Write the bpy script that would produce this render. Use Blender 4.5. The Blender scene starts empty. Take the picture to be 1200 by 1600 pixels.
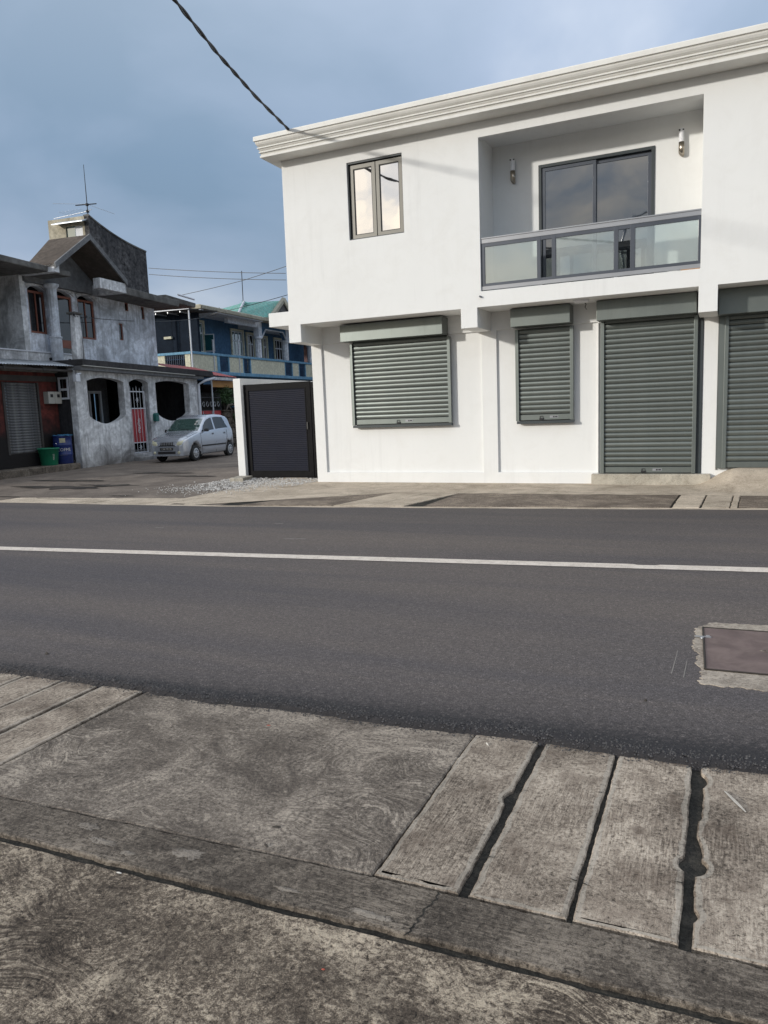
import bpy, bmesh, math, random
from mathutils import Vector, Matrix, noise
from mathutils.geometry import tessellate_polygon
random.seed(7)
R = math.radians
sc = bpy.context.scene
COL = sc.collection

# ------------------------------------------------------------------ camera
cam_d = bpy.data.cameras.new('camera'); cam = bpy.data.objects.new('camera', cam_d); COL.objects.link(cam)
cam_d.sensor_fit = 'VERTICAL'; cam_d.sensor_height = 36.0; cam_d.lens = 36.0 * 1155 / 1600
cam_d.clip_start = 0.05; cam_d.clip_end = 3000
pitch, roll, yaw = R(7.9), R(2.2), R(24.6)
F = Vector((0, math.cos(pitch), -math.sin(pitch))); Rt = Vector((1, 0, 0)); D = F.cross(Rt)
c, s = math.cos(roll), math.sin(roll)
R2 = Rt * c + D * s; D2 = -Rt * s + D * c
M = Matrix(((R2.x, -D2.x, -F.x), (R2.y, -D2.y, -F.y), (R2.z, -D2.z, -F.z)))
M = Matrix.Rotation(yaw, 3, 'Z') @ M
cam.matrix_world = Matrix.Translation((0, 0, 1.6)) @ M.to_4x4()
sc.camera = cam

# ------------------------------------------------------------------ light
SUN_EL, SUN_DIR = R(14.5), Vector((-0.65, -0.76, 0)).normalized()
sun_az = math.atan2(SUN_DIR.x, SUN_DIR.y)
sd = bpy.data.lights.new('sun', 'SUN'); so = bpy.data.objects.new('sun', sd); COL.objects.link(so)
sd.energy = 2.45; sd.angle = R(2.4); sd.color = (1.0, 0.96, 0.885)
v = Vector((SUN_DIR.x * math.cos(SUN_EL), SUN_DIR.y * math.cos(SUN_EL), math.sin(SUN_EL)))
so.rotation_euler = v.to_track_quat('Z', 'Y').to_euler(); so.location = (-20, -25, 20)
sc.view_settings.view_transform = 'Standard'; sc.view_settings.look = 'None'
sc.view_settings.gamma = 1; sc.view_settings.use_curve_mapping = False
sc.view_settings.exposure = 0.0

W = bpy.data.worlds.new('World'); sc.world = W; W.use_nodes = True
nt = W.node_tree; nt.nodes.clear()
def N(nt, t, **k):
    n = nt.nodes.new(t)
    for a, b in k.items():
        if a == 'ins':
            for i, x in b.items(): n.inputs[i].default_value = x
        else: setattr(n, a, b)
    return n
CLOUD_OFF = (1.3, 0.4, 0.2)
sky = N(nt, 'ShaderNodeTexSky', sky_type='NISHITA'); sky.sun_disc = False
sky.sun_elevation = SUN_EL; sky.sun_rotation = sun_az
sky.air_density = 1.0; sky.dust_density = 1.5; sky.ozone_density = 1.5
tc = N(nt, 'ShaderNodeTexCoord')
sep = N(nt, 'ShaderNodeSeparateXYZ'); nt.links.new(tc.outputs['Generated'], sep.inputs[0])
# flattened cloud layer coordinates: direction / (z + .25)
zz = N(nt, 'ShaderNodeMath', operation='MAXIMUM', ins={1: 0.0}); nt.links.new(sep.outputs[2], zz.inputs[0])
za = N(nt, 'ShaderNodeMath', operation='ADD', ins={1: 0.75}); nt.links.new(zz.outputs[0], za.inputs[0])
dv = N(nt, 'ShaderNodeVectorMath', operation='DIVIDE')
cz = N(nt, 'ShaderNodeCombineXYZ'); [nt.links.new(za.outputs[0], cz.inputs[i]) for i in range(3)]
nt.links.new(tc.outputs['Generated'], dv.inputs[0]); nt.links.new(cz.outputs[0], dv.inputs[1])
n1 = N(nt, 'ShaderNodeTexNoise', ins={'Scale': 1.9, 'Detail': 6.0, 'Roughness': 0.48, 'Distortion': 0.25})
mp1 = N(nt, 'ShaderNodeMapping'); mp1.inputs['Location'].default_value = CLOUD_OFF; nt.links.new(dv.outputs[0], mp1.inputs[0])
nt.links.new(mp1.outputs[0], n1.inputs['Vector'])
mp2 = N(nt, 'ShaderNodeMapping'); mp2.inputs['Location'].default_value = (3.1, 1.7, 0.4)
nt.links.new(dv.outputs[0], mp2.inputs[0])
n2 = N(nt, 'ShaderNodeTexNoise', ins={'Scale': 0.9, 'Detail': 4.0, 'Roughness': 0.45, 'Distortion': 0.2})
nt.links.new(mp2.outputs[0], n2.inputs['Vector'])
# cloud tone: blue grey undersides to pale
cr = N(nt, 'ShaderNodeValToRGB'); e = cr.color_ramp.elements
e[0].position = 0.36; e[0].color = (0.185, 0.270, 0.380, 1)
e[1].position = 0.70; e[1].color = (0.62, 0.67, 0.76, 1)
x = cr.color_ramp.elements.new(0.53); x.color = (0.315, 0.395, 0.530, 1)
nt.links.new(n1.outputs[0], cr.inputs[0])
# overhead brightened to lift the ground light, near the horizon deeper blue
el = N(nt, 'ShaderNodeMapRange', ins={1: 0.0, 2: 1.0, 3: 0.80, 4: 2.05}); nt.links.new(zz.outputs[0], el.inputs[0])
# clouds whitened overhead for warmer ground light, cream on the side the low sun lights
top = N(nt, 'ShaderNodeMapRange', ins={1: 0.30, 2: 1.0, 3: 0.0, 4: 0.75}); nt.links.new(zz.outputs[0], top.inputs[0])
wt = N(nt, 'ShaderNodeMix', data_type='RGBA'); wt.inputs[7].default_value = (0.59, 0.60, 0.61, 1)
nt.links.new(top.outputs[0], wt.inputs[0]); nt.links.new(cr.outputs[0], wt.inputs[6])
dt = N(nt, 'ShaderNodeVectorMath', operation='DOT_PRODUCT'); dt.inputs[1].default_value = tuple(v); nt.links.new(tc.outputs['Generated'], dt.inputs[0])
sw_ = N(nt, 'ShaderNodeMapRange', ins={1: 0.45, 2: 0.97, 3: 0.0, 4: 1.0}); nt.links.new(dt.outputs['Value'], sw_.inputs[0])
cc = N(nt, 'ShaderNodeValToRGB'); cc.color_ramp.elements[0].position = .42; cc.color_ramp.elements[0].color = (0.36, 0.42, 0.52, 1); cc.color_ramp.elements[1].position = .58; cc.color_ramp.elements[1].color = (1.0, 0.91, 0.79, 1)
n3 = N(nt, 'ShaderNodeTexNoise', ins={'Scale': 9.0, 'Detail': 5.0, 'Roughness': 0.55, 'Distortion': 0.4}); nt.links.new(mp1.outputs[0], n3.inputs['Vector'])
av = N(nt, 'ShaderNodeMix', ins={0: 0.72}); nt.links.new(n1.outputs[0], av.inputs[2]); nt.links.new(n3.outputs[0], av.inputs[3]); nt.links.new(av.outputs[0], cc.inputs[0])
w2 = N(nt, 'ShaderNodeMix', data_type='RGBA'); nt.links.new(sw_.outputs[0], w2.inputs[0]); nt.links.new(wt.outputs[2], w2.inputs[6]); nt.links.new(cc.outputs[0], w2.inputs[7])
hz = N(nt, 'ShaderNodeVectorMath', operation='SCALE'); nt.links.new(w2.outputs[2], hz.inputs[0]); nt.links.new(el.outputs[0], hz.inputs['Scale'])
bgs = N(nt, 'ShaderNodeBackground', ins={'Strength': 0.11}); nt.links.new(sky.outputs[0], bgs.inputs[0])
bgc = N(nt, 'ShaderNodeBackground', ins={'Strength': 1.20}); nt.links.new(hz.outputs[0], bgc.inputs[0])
mr = N(nt, 'ShaderNodeMapRange', ins={1: 0.25, 2: 0.60, 3: 0.95, 4: 0.66}); nt.links.new(n2.outputs[0], mr.inputs[0])
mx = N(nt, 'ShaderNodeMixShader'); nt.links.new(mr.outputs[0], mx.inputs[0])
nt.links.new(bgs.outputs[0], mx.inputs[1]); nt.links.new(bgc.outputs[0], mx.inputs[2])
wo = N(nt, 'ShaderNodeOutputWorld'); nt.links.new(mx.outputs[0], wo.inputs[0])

# ------------------------------------------------------------------ materials
def newmat(name):
    m = bpy.data.materials.new(name); m.use_nodes = True; t = m.node_tree
    return m, t, t.nodes['Principled BSDF']
def rgb(c): return (c[0], c[1], c[2], 1.0)
def ramp(t, fac, stops):
    r = t.nodes.new('ShaderNodeValToRGB'); el = r.color_ramp.elements
    el[0].position, el[0].color = stops[0][0], rgb(stops[0][1]) if len(stops[0][1]) == 3 else stops[0][1]
    el[1].position, el[1].color = stops[-1][0], rgb(stops[-1][1])
    for p, c in stops[1:-1]: x = el.new(p); x.color = rgb(c)
    t.links.new(fac, r.inputs[0]); return r.outputs[0]
def grey(p, v): return (p, (v, v, v))
def pos(t, scale=(1, 1, 1), rot=(0, 0, 0), obj=True, src=None):
    mp = t.nodes.new('ShaderNodeMapping'); mp.inputs['Scale'].default_value = scale; mp.inputs['Rotation'].default_value = rot
    if src is None:
        src = t.nodes.new('ShaderNodeTexCoord').outputs['Object'] if obj else t.nodes.new('ShaderNodeNewGeometry').outputs['Position']
    t.links.new(src, mp.inputs[0]); return mp.outputs[0]
def tnoise(t, vec, scale, detail=4, rough=0.55, dist=0.0):
    n = N(t, 'ShaderNodeTexNoise', ins={'Scale': scale, 'Detail': detail, 'Roughness': rough, 'Distortion': dist})
    t.links.new(vec, n.inputs['Vector']); return n
def mixc(t, fac, a, b, mode='MIX'):
    m = t.nodes.new('ShaderNodeMix'); m.data_type = 'RGBA'; m.blend_type = mode
    for sock, v in ((m.inputs[0], fac), (m.inputs[6], a), (m.inputs[7], b)):
        if hasattr(v, 'links'): t.links.new(v, sock)
        elif isinstance(v, (int, float)): sock.default_value = v
        else: sock.default_value = rgb(v)
    return m.outputs[2]
def mth(t, op, a, b=None, clamp=False):
    m = t.nodes.new('ShaderNodeMath'); m.operation = op; m.use_clamp = clamp
    for i, v in enumerate((a, b)):
        if v is None: continue
        if hasattr(v, 'links'): t.links.new(v, m.inputs[i])
        else: m.inputs[i].default_value = v
    return m.outputs[0]
def bump(t, b, h, strength=0.3, dist=0.01, prev=None):
    n = t.nodes.new('ShaderNodeBump'); n.inputs['Strength'].default_value = strength; n.inputs['Distance'].default_value = dist
    t.links.new(h, n.inputs['Height'])
    if prev is not None: t.links.new(prev, n.inputs['Normal'])
    t.links.new(n.outputs[0], b.inputs['Normal']); return n.outputs[0]
def smooth(name, col,  rough=0.5, metal=0.0, var=0.08, nscale=3.0, bmp=0.0, bscale=60, coat=0.0, dirt=None, dirtamt=0.0, spec=None, obj=True, runs=0.0, vary=0.0):
    """A plain finish: slight tone variation, optional fine relief and blotchy wear."""
    m, t, b = newmat(name); p = pos(t, obj=obj)
    n = tnoise(t, p, nscale, 5, 0.6)
    lo = tuple(max(0, x * (1 - var)) for x in col); hi = tuple(x * (1 + var) for x in col)
    c = ramp(t, n.outputs[0], [(0.3, lo), (0.7, hi)])
    if dirt is not None:
        d = tnoise(t, p, nscale * 0.8 + 1.1, 8, 0.7, 0.6)
        f = ramp(t, d.outputs[0], [grey(0.5 - dirtamt * 0.1, 0), grey(0.5 + 0.2, dirtamt)])
        c = mixc(t, f, c, dirt)
    if runs:                                    # faint rain runs
        sv = tnoise(t, pos(t, (7, 7, 0.45)), 1.0, 6, 0.65, 0.2); lf_ = tnoise(t, p, 0.6, 3, 0.5)
        f = mth(t, 'MULTIPLY', ramp(t, sv.outputs[0], [grey(0.52, 0), grey(0.72, runs)]), ramp(t, lf_.outputs[0], [grey(0.4, 0.1), grey(0.6, 1)]))
        c = mixc(t, f, c, tuple(x * 0.62 for x in col))
    if vary:
        oi = t.nodes.new('ShaderNodeObjectInfo'); c = mixc(t, 1.0, c, ramp(t, oi.outputs['Random'], [grey(0, 1 - vary), grey(1, 1 + vary)]), 'MULTIPLY')
    t.links.new(c, b.inputs['Base Color'])
    b.inputs['Roughness'].default_value = rough; b.inputs['Metallic'].default_value = metal
    b.inputs['Coat Weight'].default_value = coat
    if spec is not None: b.inputs['Specular IOR Level'].default_value = spec
    if bmp > 0:
        f = tnoise(t, p, bscale, 4, 0.6); bump(t, b, f.outputs[0], bmp, 0.004)
    return m
def plaster(name, col, stain, amt=0.5, streak=True, bmp=0.4, fine=0.12, foot=None):
    """Bare or old painted cement render with vertical run marks and blotches."""
    m, t, b = newmat(name); p = pos(t)
    a = tnoise(t, p, 1.3, 9, 0.65, 0.8); g = tnoise(t, p, 7.0, 6, 0.65, 0.3)
    c = ramp(t, g.outputs[0], [(0.32, tuple(x * (1 - fine * 2.6) for x in col)), (0.68, tuple(x * (1 + fine * 1.3) for x in col))])
    f = ramp(t, a.outputs[0], [grey(0.42, 0), grey(0.68, amt)])
    c = mixc(t, f, c, stain)
    if streak:
        sv = tnoise(t, pos(t, (9, 9, 0.7)), 1.0, 6, 0.7)
        f2 = ramp(t, sv.outputs[0], [grey(0.5, 0), grey(0.75, amt * 0.9)])
        c = mixc(t, f2, c, tuple(x * 0.8 for x in stain))
    if foot:                                    # splash dirt near the ground
        sp = t.nodes.new('ShaderNodeSeparateXYZ'); t.links.new(p, sp.inputs[0])
        h = mth(t, 'SUBTRACT', foot[0], sp.outputs[2]); h = mth(t, 'ADD', h, mth(t, 'MULTIPLY', mth(t, 'SUBTRACT', a.outputs[0], 0.5), 0.9))
        h = mth(t, 'MULTIPLY', h, foot[1], True)
        c = mixc(t, h, c, foot[2])
    t.links.new(c, b.inputs['Base Color']); b.inputs['Roughness'].default_value = 0.9; b.inputs['Specular IOR Level'].default_value = 0.15
    bump(t, b, g.outputs[0], bmp, 0.02)
    return m
def concrete(name, dark, mid, light, mode='swirl', grime=(0.03, 0.027, 0.024), grimeamt=0.55, relief=0.5, seed=0.0, big=1.0):
    """Worn trowelled or broomed pavement concrete: brush marks, pale worn skin, dark blotches, grit."""
    m, t, b = newmat(name)
    g = t.nodes.new('ShaderNodeNewGeometry').outputs['Position']
    off = t.nodes.new('ShaderNodeVectorMath'); off.operation = 'ADD'; off.inputs[1].default_value = (seed, seed * .7, 0)
    t.links.new(g, off.inputs[0]); p = off.outputs[0]
    if mode == 'swirl':
        w = tnoise(t, p, 1.7, 2, 0.5)
        sc_ = t.nodes.new('ShaderNodeVectorMath'); sc_.operation = 'SCALE'; sc_.inputs['Scale'].default_value = 1.0
        t.links.new(w.outputs['Color'], sc_.inputs[0])
        ad = t.nodes.new('ShaderNodeVectorMath'); ad.operation = 'ADD'; t.links.new(p, ad.inputs[0]); t.links.new(sc_.outputs[0], ad.inputs[1])
        st = tnoise(t, pos(t, (14, 80, 1), (0, 0, 0.35), src=ad.outputs[0]), 1.0, 5, 0.7, 0.3)
    elif mode == 'y':
        st = tnoise(t, pos(t, (130, 10, 1), src=p), 1.0, 5, 0.7, 0.4)
    else:
        st = tnoise(t, pos(t, (12, 120, 1), (0, 0, -0.04), src=p), 1.0, 5, 0.7, 0.4)
    blot = tnoise(t, p, 2.0 * big, 10, 0.66, 0.9)
    blot2 = tnoise(t, p, 5.5 * big, 9, 0.72, 0.5)
    stm = tnoise(t, p, 1.4 * big, 3, 0.5)                      # brush marks survive only in places
    grit = tnoise(t, p, 240, 2, 0.8)
    med = tnoise(t, p, 62, 3, 0.7, 0.6)
    def c0(v, a): return mth(t, 'MULTIPLY', mth(t, 'SUBTRACT', v, 0.5), a)
    sa = ramp(t, stm.outputs[0], [grey(0.38, 0.18), grey(0.62, 1.0)])
    k = mth(t, 'ADD', mth(t, 'MULTIPLY', c0(st.outputs[0], 1.6), sa), c0(blot.outputs[0], 1.5))
    k = mth(t, 'ADD', k, c0(grit.outputs[0], 0.9)); k = mth(t, 'ADD', k, c0(med.outputs[0], 1.3)); k = mth(t, 'ADD', k, 0.5)
    wv = (1.07, 0.985, 0.90); dark, mid, light, grime = [tuple(x * q for x, q in zip(cc_, wv)) for cc_ in (dark, mid, light, grime)]
    c = ramp(t, k, [(0.15, dark), (0.48, mid), (0.85, light)])
    gf = ramp(t, mth(t, 'ADD', blot2.outputs[0], c0(med.outputs[0], 0.35)), [grey(0.48, 0), grey(0.74, grimeamt)])
    c = mixc(t, gf, c, grime)
    if mode == 'y':                              # soil washed against the road edge and rusty-brown damp stains
        sp = t.nodes.new('ShaderNodeSeparateXYZ'); t.links.new(g, sp.inputs[0])
        ed = mth(t, 'ADD', mth(t, 'SUBTRACT', sp.outputs[1], 3.30), c0(blot2.outputs[0], 0.55))
        ed = ramp(t, ed, [grey(-0.02 + 0.0, 0), grey(0.13, 0.8)])
        c = mixc(t, ed, c, tuple(x * 0.55 for x in grime))
        sp2 = tnoise(t, p, 9.0, 3, 0.5); sf = ramp(t, sp2.outputs[0], [grey(0.63, 0), grey(0.70, 0.55)])
        c = mixc(t, sf, c, tuple(x * 0.8 for x in grime))
    pit = ramp(t, mth(t, 'ADD', med.outputs[0], c0(grit.outputs[0], 0.6)), [grey(0.26, 0.85), grey(0.38, 0)])
    c = mixc(t, pit, c, tuple(x * 0.35 for x in dark))
    oi = t.nodes.new('ShaderNodeObjectInfo')
    c = mixc(t, 1.0, c, ramp(t, oi.outputs['Random'], [grey(0, 0.86), grey(1, 1.0)]), 'MULTIPLY')
    t.links.new(c, b.inputs['Base Color']); b.inputs['Roughness'].default_value = 0.85; b.inputs['Specular IOR Level'].default_value = 0.3
    h = mth(t, 'ADD', mth(t, 'MULTIPLY', mth(t, 'MULTIPLY', st.outputs[0], sa), 0.8), mth(t, 'MULTIPLY', grit.outputs[0], 0.45))
    h = mth(t, 'ADD', h, mth(t, 'MULTIPLY', med.outputs[0], 0.9))
    bump(t, b, h, relief, 0.010)
    return m
def asphalt(name, base, edge=None):
    m, t, b = newmat(name)
    p = t.nodes.new('ShaderNodeNewGeometry').outputs['Position']
    g = tnoise(t, p, 115, 2, 0.8); md = tnoise(t, p, 42, 4, 0.7)
    big = tnoise(t, pos(t, (0.10, 1.0, 1), (0, 0, -0.11), src=p), 1.0, 6, 0.6, 0.5)
    k = mth(t, 'ADD', mth(t, 'MULTIPLY', g.outputs[0], 0.6), mth(t, 'MULTIPLY', md.outputs[0], 0.4))
    c = ramp(t, k, [(0.32, tuple(x * 0.30 for x in base)), (0.45, tuple(x * 0.88 for x in base)), (0.56, tuple(x * 1.2 for x in base)), (0.66, tuple(x * 2.6 for x in base))])
    c = mixc(t, 1.0, c, ramp(t, big.outputs[0], [(0.32, (0.78, 0.79, 0.86)), (0.68, (1.30, 1.22, 1.12))]), 'MULTIPLY')
    if edge:    # coarse bitumen-rich strip along the ragged near edge of the carriageway
        sp = t.nodes.new('ShaderNodeSeparateXYZ'); t.links.new(p, sp.inputs[0])
        ln = mth(t, 'SUBTRACT', sp.outputs[1], mth(t, 'ADD', mth(t, 'MULTIPLY', sp.outputs[0], 0.085), 3.50))
        ln = mth(t, 'ADD', ln, mth(t, 'ADD', mth(t, 'MULTIPLY', mth(t, 'SUBTRACT', md.outputs[0], 0.5), 0.40), mth(t, 'MULTIPLY', mth(t, 'SUBTRACT', g.outputs[0], 0.5), 0.35)))
        f = ramp(t, mth(t, 'MULTIPLY', ln, 1.0), [grey(0.0, 0.90), (0.09, (0.58, 0.58, 0.58)), (0.20, (0.25, 0.25, 0.25)), grey(0.50, 0.0)])
        c = mixc(t, f, c, (0.020, 0.019, 0.021))
    t.links.new(c, b.inputs['Base Color']); b.inputs['Roughness'].default_value = 0.78
    b.inputs['Specular IOR Level'].default_value = 0.35
    bump(t, b, k, 0.75, 0.012)
    return m
def glassy(name, col, refl=0.4, rough=0.02, alpha=None, tint=(1, 1, 1), wav=0.0):
    """Window glass: tinted body under a mirror-like coat; alpha lets part of the view through."""
    m, t, b = newmat(name); t.nodes.remove(b); out = t.nodes['Material Output']
    df = N(t, 'ShaderNodeBsdfDiffuse', ins={0: rgb(col)})
    gl = N(t, 'ShaderNodeBsdfGlossy', ins={0: rgb(tint), 1: rough})
    base = df.outputs[0]
    if alpha is not None:
        tr = N(t, 'ShaderNodeBsdfTransparent', ins={0: (0.86, 0.92, 0.90, 1)}); mm = N(t, 'ShaderNodeMixShader', ins={0: alpha})
        t.links.new(tr.outputs[0], mm.inputs[1]); t.links.new(base, mm.inputs[2]); base = mm.outputs[0]
    if wav:
        nn = tnoise(t, pos(t), 1.6, 2, 0.5); bp = N(t, 'ShaderNodeBump', ins={0: wav, 1: 0.05}); t.links.new(nn.outputs[0], bp.inputs['Height'])
        t.links.new(bp.outputs[0], gl.inputs['Normal'])
    lw = N(t, 'ShaderNodeFresnel', ins={0: 1.5})
    f = mth(t, 'ADD', mth(t, 'MULTIPLY', lw.outputs[0], 0.9), refl, True)
    mm = N(t, 'ShaderNodeMixShader'); t.links.new(f, mm.inputs[0]); t.links.new(base, mm.inputs[1]); t.links.new(gl.outputs[0], mm.inputs[2])
    t.links.new(mm.outputs[0], out.inputs[0]); return m

MT = {}
MT['white'] = smooth('white_wall_paint', (0.785, 0.79, 0.78), 0.75, var=0.018, nscale=0.9, bmp=0.10, bscale=45, dirt=(0.66, 0.65, 0.62), dirtamt=0.25, runs=0.18)
MT['cornice'] = smooth('cornice_paint', (0.76, 0.75, 0.71), 0.6, var=0.03, nscale=2, bmp=0.08, bscale=40, dirt=(0.5, 0.48, 0.43), dirtamt=0.25)
MT['shutter'] = smooth('shutter_paint', (0.190, 0.212, 0.203), 0.43, var=0.06, nscale=2.5, metal=0.78, dirt=(0.20, 0.215, 0.20), dirtamt=0.4, runs=0.35, vary=0.07)
MT['shutterdark'] = smooth('shutter_dark_paint', (0.035, 0.045, 0.05), 0.5, var=0.1)
MT['gatepanel'] = smooth('gate_sheet', (0.010, 0.012, 0.024), 0.6, var=0.1, spec=0.2, dirt=(0.018, 0.018, 0.024), dirtamt=0.4)
MT['gateframe'] = smooth('gate_frame_paint', (0.004, 0.004, 0.005), 0.6, spec=0.12, var=0.3, nscale=9, dirt=(0.012, 0.011, 0.012), dirtamt=0.4, bmp=0.2, bscale=30)
MT['alu'] = smooth('window_aluminium', (0.175, 0.168, 0.150), 0.45, metal=0.3, var=0.05)
MT['alugrey'] = smooth('railing_aluminium', (0.075, 0.085, 0.105), 0.4, metal=0.3, var=0.07)
MT['alulight'] = smooth('rail_light_aluminium', (0.34, 0.35, 0.37), 0.35, metal=0.4, var=0.05)
MT['black'] = smooth('black_plastic', (0.015, 0.015, 0.017), 0.5, var=0.2)
MT['chrome'] = smooth('brushed_steel', (0.45, 0.40, 0.33), 0.3, metal=1.0, var=0.1)
MT['opal'] = smooth('opal_plastic', (0.80, 0.81, 0.84), 0.3, var=0.02)
MT['winglass'] = glassy('window_glass_bright', (0.06, 0.06, 0.06), 0.78, 0.02, tint=(0.95, 0.93, 0.9), wav=0.06)
MT['doorglass'] = glassy('door_glass_tinted', (0.016, 0.019, 0.022), 0.17, 0.015, wav=0.03)
MT['balglass'] = glassy('balustrade_glass', (0.55, 0.62, 0.60), 0.14, 0.03, alpha=0.20)
MT['darkglass'] = glassy('dark_house_glass', (0.006, 0.006, 0.007), 0.05, 0.02, wav=0.1)
MT['tealglass'] = glassy('teal_house_glass', (0.02, 0.11, 0.12), 0.18, 0.03)
MT['void'] = smooth('unlit_interior', (0.006, 0.006, 0.006), 0.95, var=0.3, spec=0.0)  # near-black colour stands in for the shade inside rooms and porch

MT['slab_swirl'] = concrete('panel_concrete', (0.070, 0.062, 0.055), (0.160, 0.145, 0.129), (0.42, 0.39, 0.345), 'swirl', grime=(0.060, 0.050, 0.043), grimeamt=0.60, relief=0.6)
MT['apron'] = concrete('apron_concrete', (0.034, 0.028, 0.023), (0.138, 0.118, 0.097), (0.54, 0.49, 0.405), 'swirl', grime=(0.035, 0.029, 0.025), grimeamt=0.75, relief=0.9, seed=4.3, big=1.0)
MT['slab_y'] = concrete('cover_slab_concrete', (0.085, 0.072, 0.060), (0.270, 0.240, 0.205), (0.56, 0.515, 0.45), 'y', grime=(0.125, 0.098, 0.080), grimeamt=0.8, relief=0.5)
MT['margin'] = concrete('slab_margin_concrete', (0.20, 0.19, 0.17), (0.345, 0.325, 0.29), (0.47, 0.445, 0.40), 'y', grime=(0.14, 0.12, 0.10), grimeamt=0.5, relief=0.3)
MT['kerb'] = concrete('kerb_concrete', (0.040, 0.035, 0.030), (0.112, 0.100, 0.087), (0.30, 0.275, 0.24), 'x', grime=(0.045, 0.038, 0.034), grimeamt=0.5, relief=0.8)
MT['mortar'] = concrete('mortar_smear', (0.10, 0.09, 0.08), (0.235, 0.22, 0.20), (0.38, 0.36, 0.325), 'x', relief=0.5)
MT['far_light'] = concrete('far_pavement_concrete', (0.30, 0.27, 0.225), (0.53, 0.485, 0.415), (0.68, 0.63, 0.55), 'swirl', grime=(0.20, 0.165, 0.13), grimeamt=0.55, relief=0.3, big=0.6)
MT['far_dark'] = concrete('far_pavement_patch', (0.085, 0.072, 0.062), (0.165, 0.143, 0.123), (0.40, 0.355, 0.30), 'swirl', grime=(0.10, 0.085, 0.07), grimeamt=0.5, relief=0.3, seed=9.0, big=0.6)
MT['step'] = concrete('step_concrete', (0.28, 0.28, 0.255), (0.42, 0.42, 0.385), (0.52, 0.52, 0.48), 'swirl', grime=(0.22, 0.19, 0.15), grimeamt=0.4, relief=0.25)
MT['side'] = concrete('side_street_surface', (0.085, 0.075, 0.068), (0.155, 0.139, 0.126), (0.26, 0.235, 0.21), 'x', grime=(0.09, 0.08, 0.072), grimeamt=0.6, relief=0.3, seed=2, big=0.35)
MT['soil'] = concrete('gap_dirt', (0.012, 0.012, 0.011), (0.026, 0.027, 0.025), (0.060, 0.058, 0.052), 'swirl', relief=1.0, big=4)
MT['asphalt'] = asphalt('road_asphalt', (0.098, 0.087, 0.083), edge=True)
MT['crumb'] = smooth('bitumen_crumb', (0.055, 0.052, 0.052), 0.7, var=0.8, nscale=40, obj=False)
MT['line'] = concrete('line_paint', (0.55, 0.52, 0.49), (0.74, 0.715, 0.68), (0.82, 0.80, 0.77), 'x', grime=(0.40, 0.37, 0.35), grimeamt=0.4, relief=0.4, big=3)
MT['cover'] = smooth('steel_cover', (0.145, 0.108, 0.100), 0.7, var=0.2, spec=0.15, nscale=5, bmp=0.3, bscale=160, dirt=(0.23, 0.175, 0.155), dirtamt=0.7, metal=0.0, obj=False)
MT['frameconc'] = concrete('cover_frame_concrete', (0.20, 0.18, 0.16), (0.36, 0.335, 0.30), (0.50, 0.47, 0.42), 'swirl', relief=0.6, big=2)
MT['terrain'] = concrete('ground_earth', (0.06, 0.055, 0.045), (0.10, 0.09, 0.075), (0.15, 0.14, 0.11), 'swirl', relief=0.3, big=0.2)
MT['gravel'] = smooth('gravel_stone', (0.58, 0.56, 0.53), 0.85, var=0.4, nscale=14, obj=False)

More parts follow.
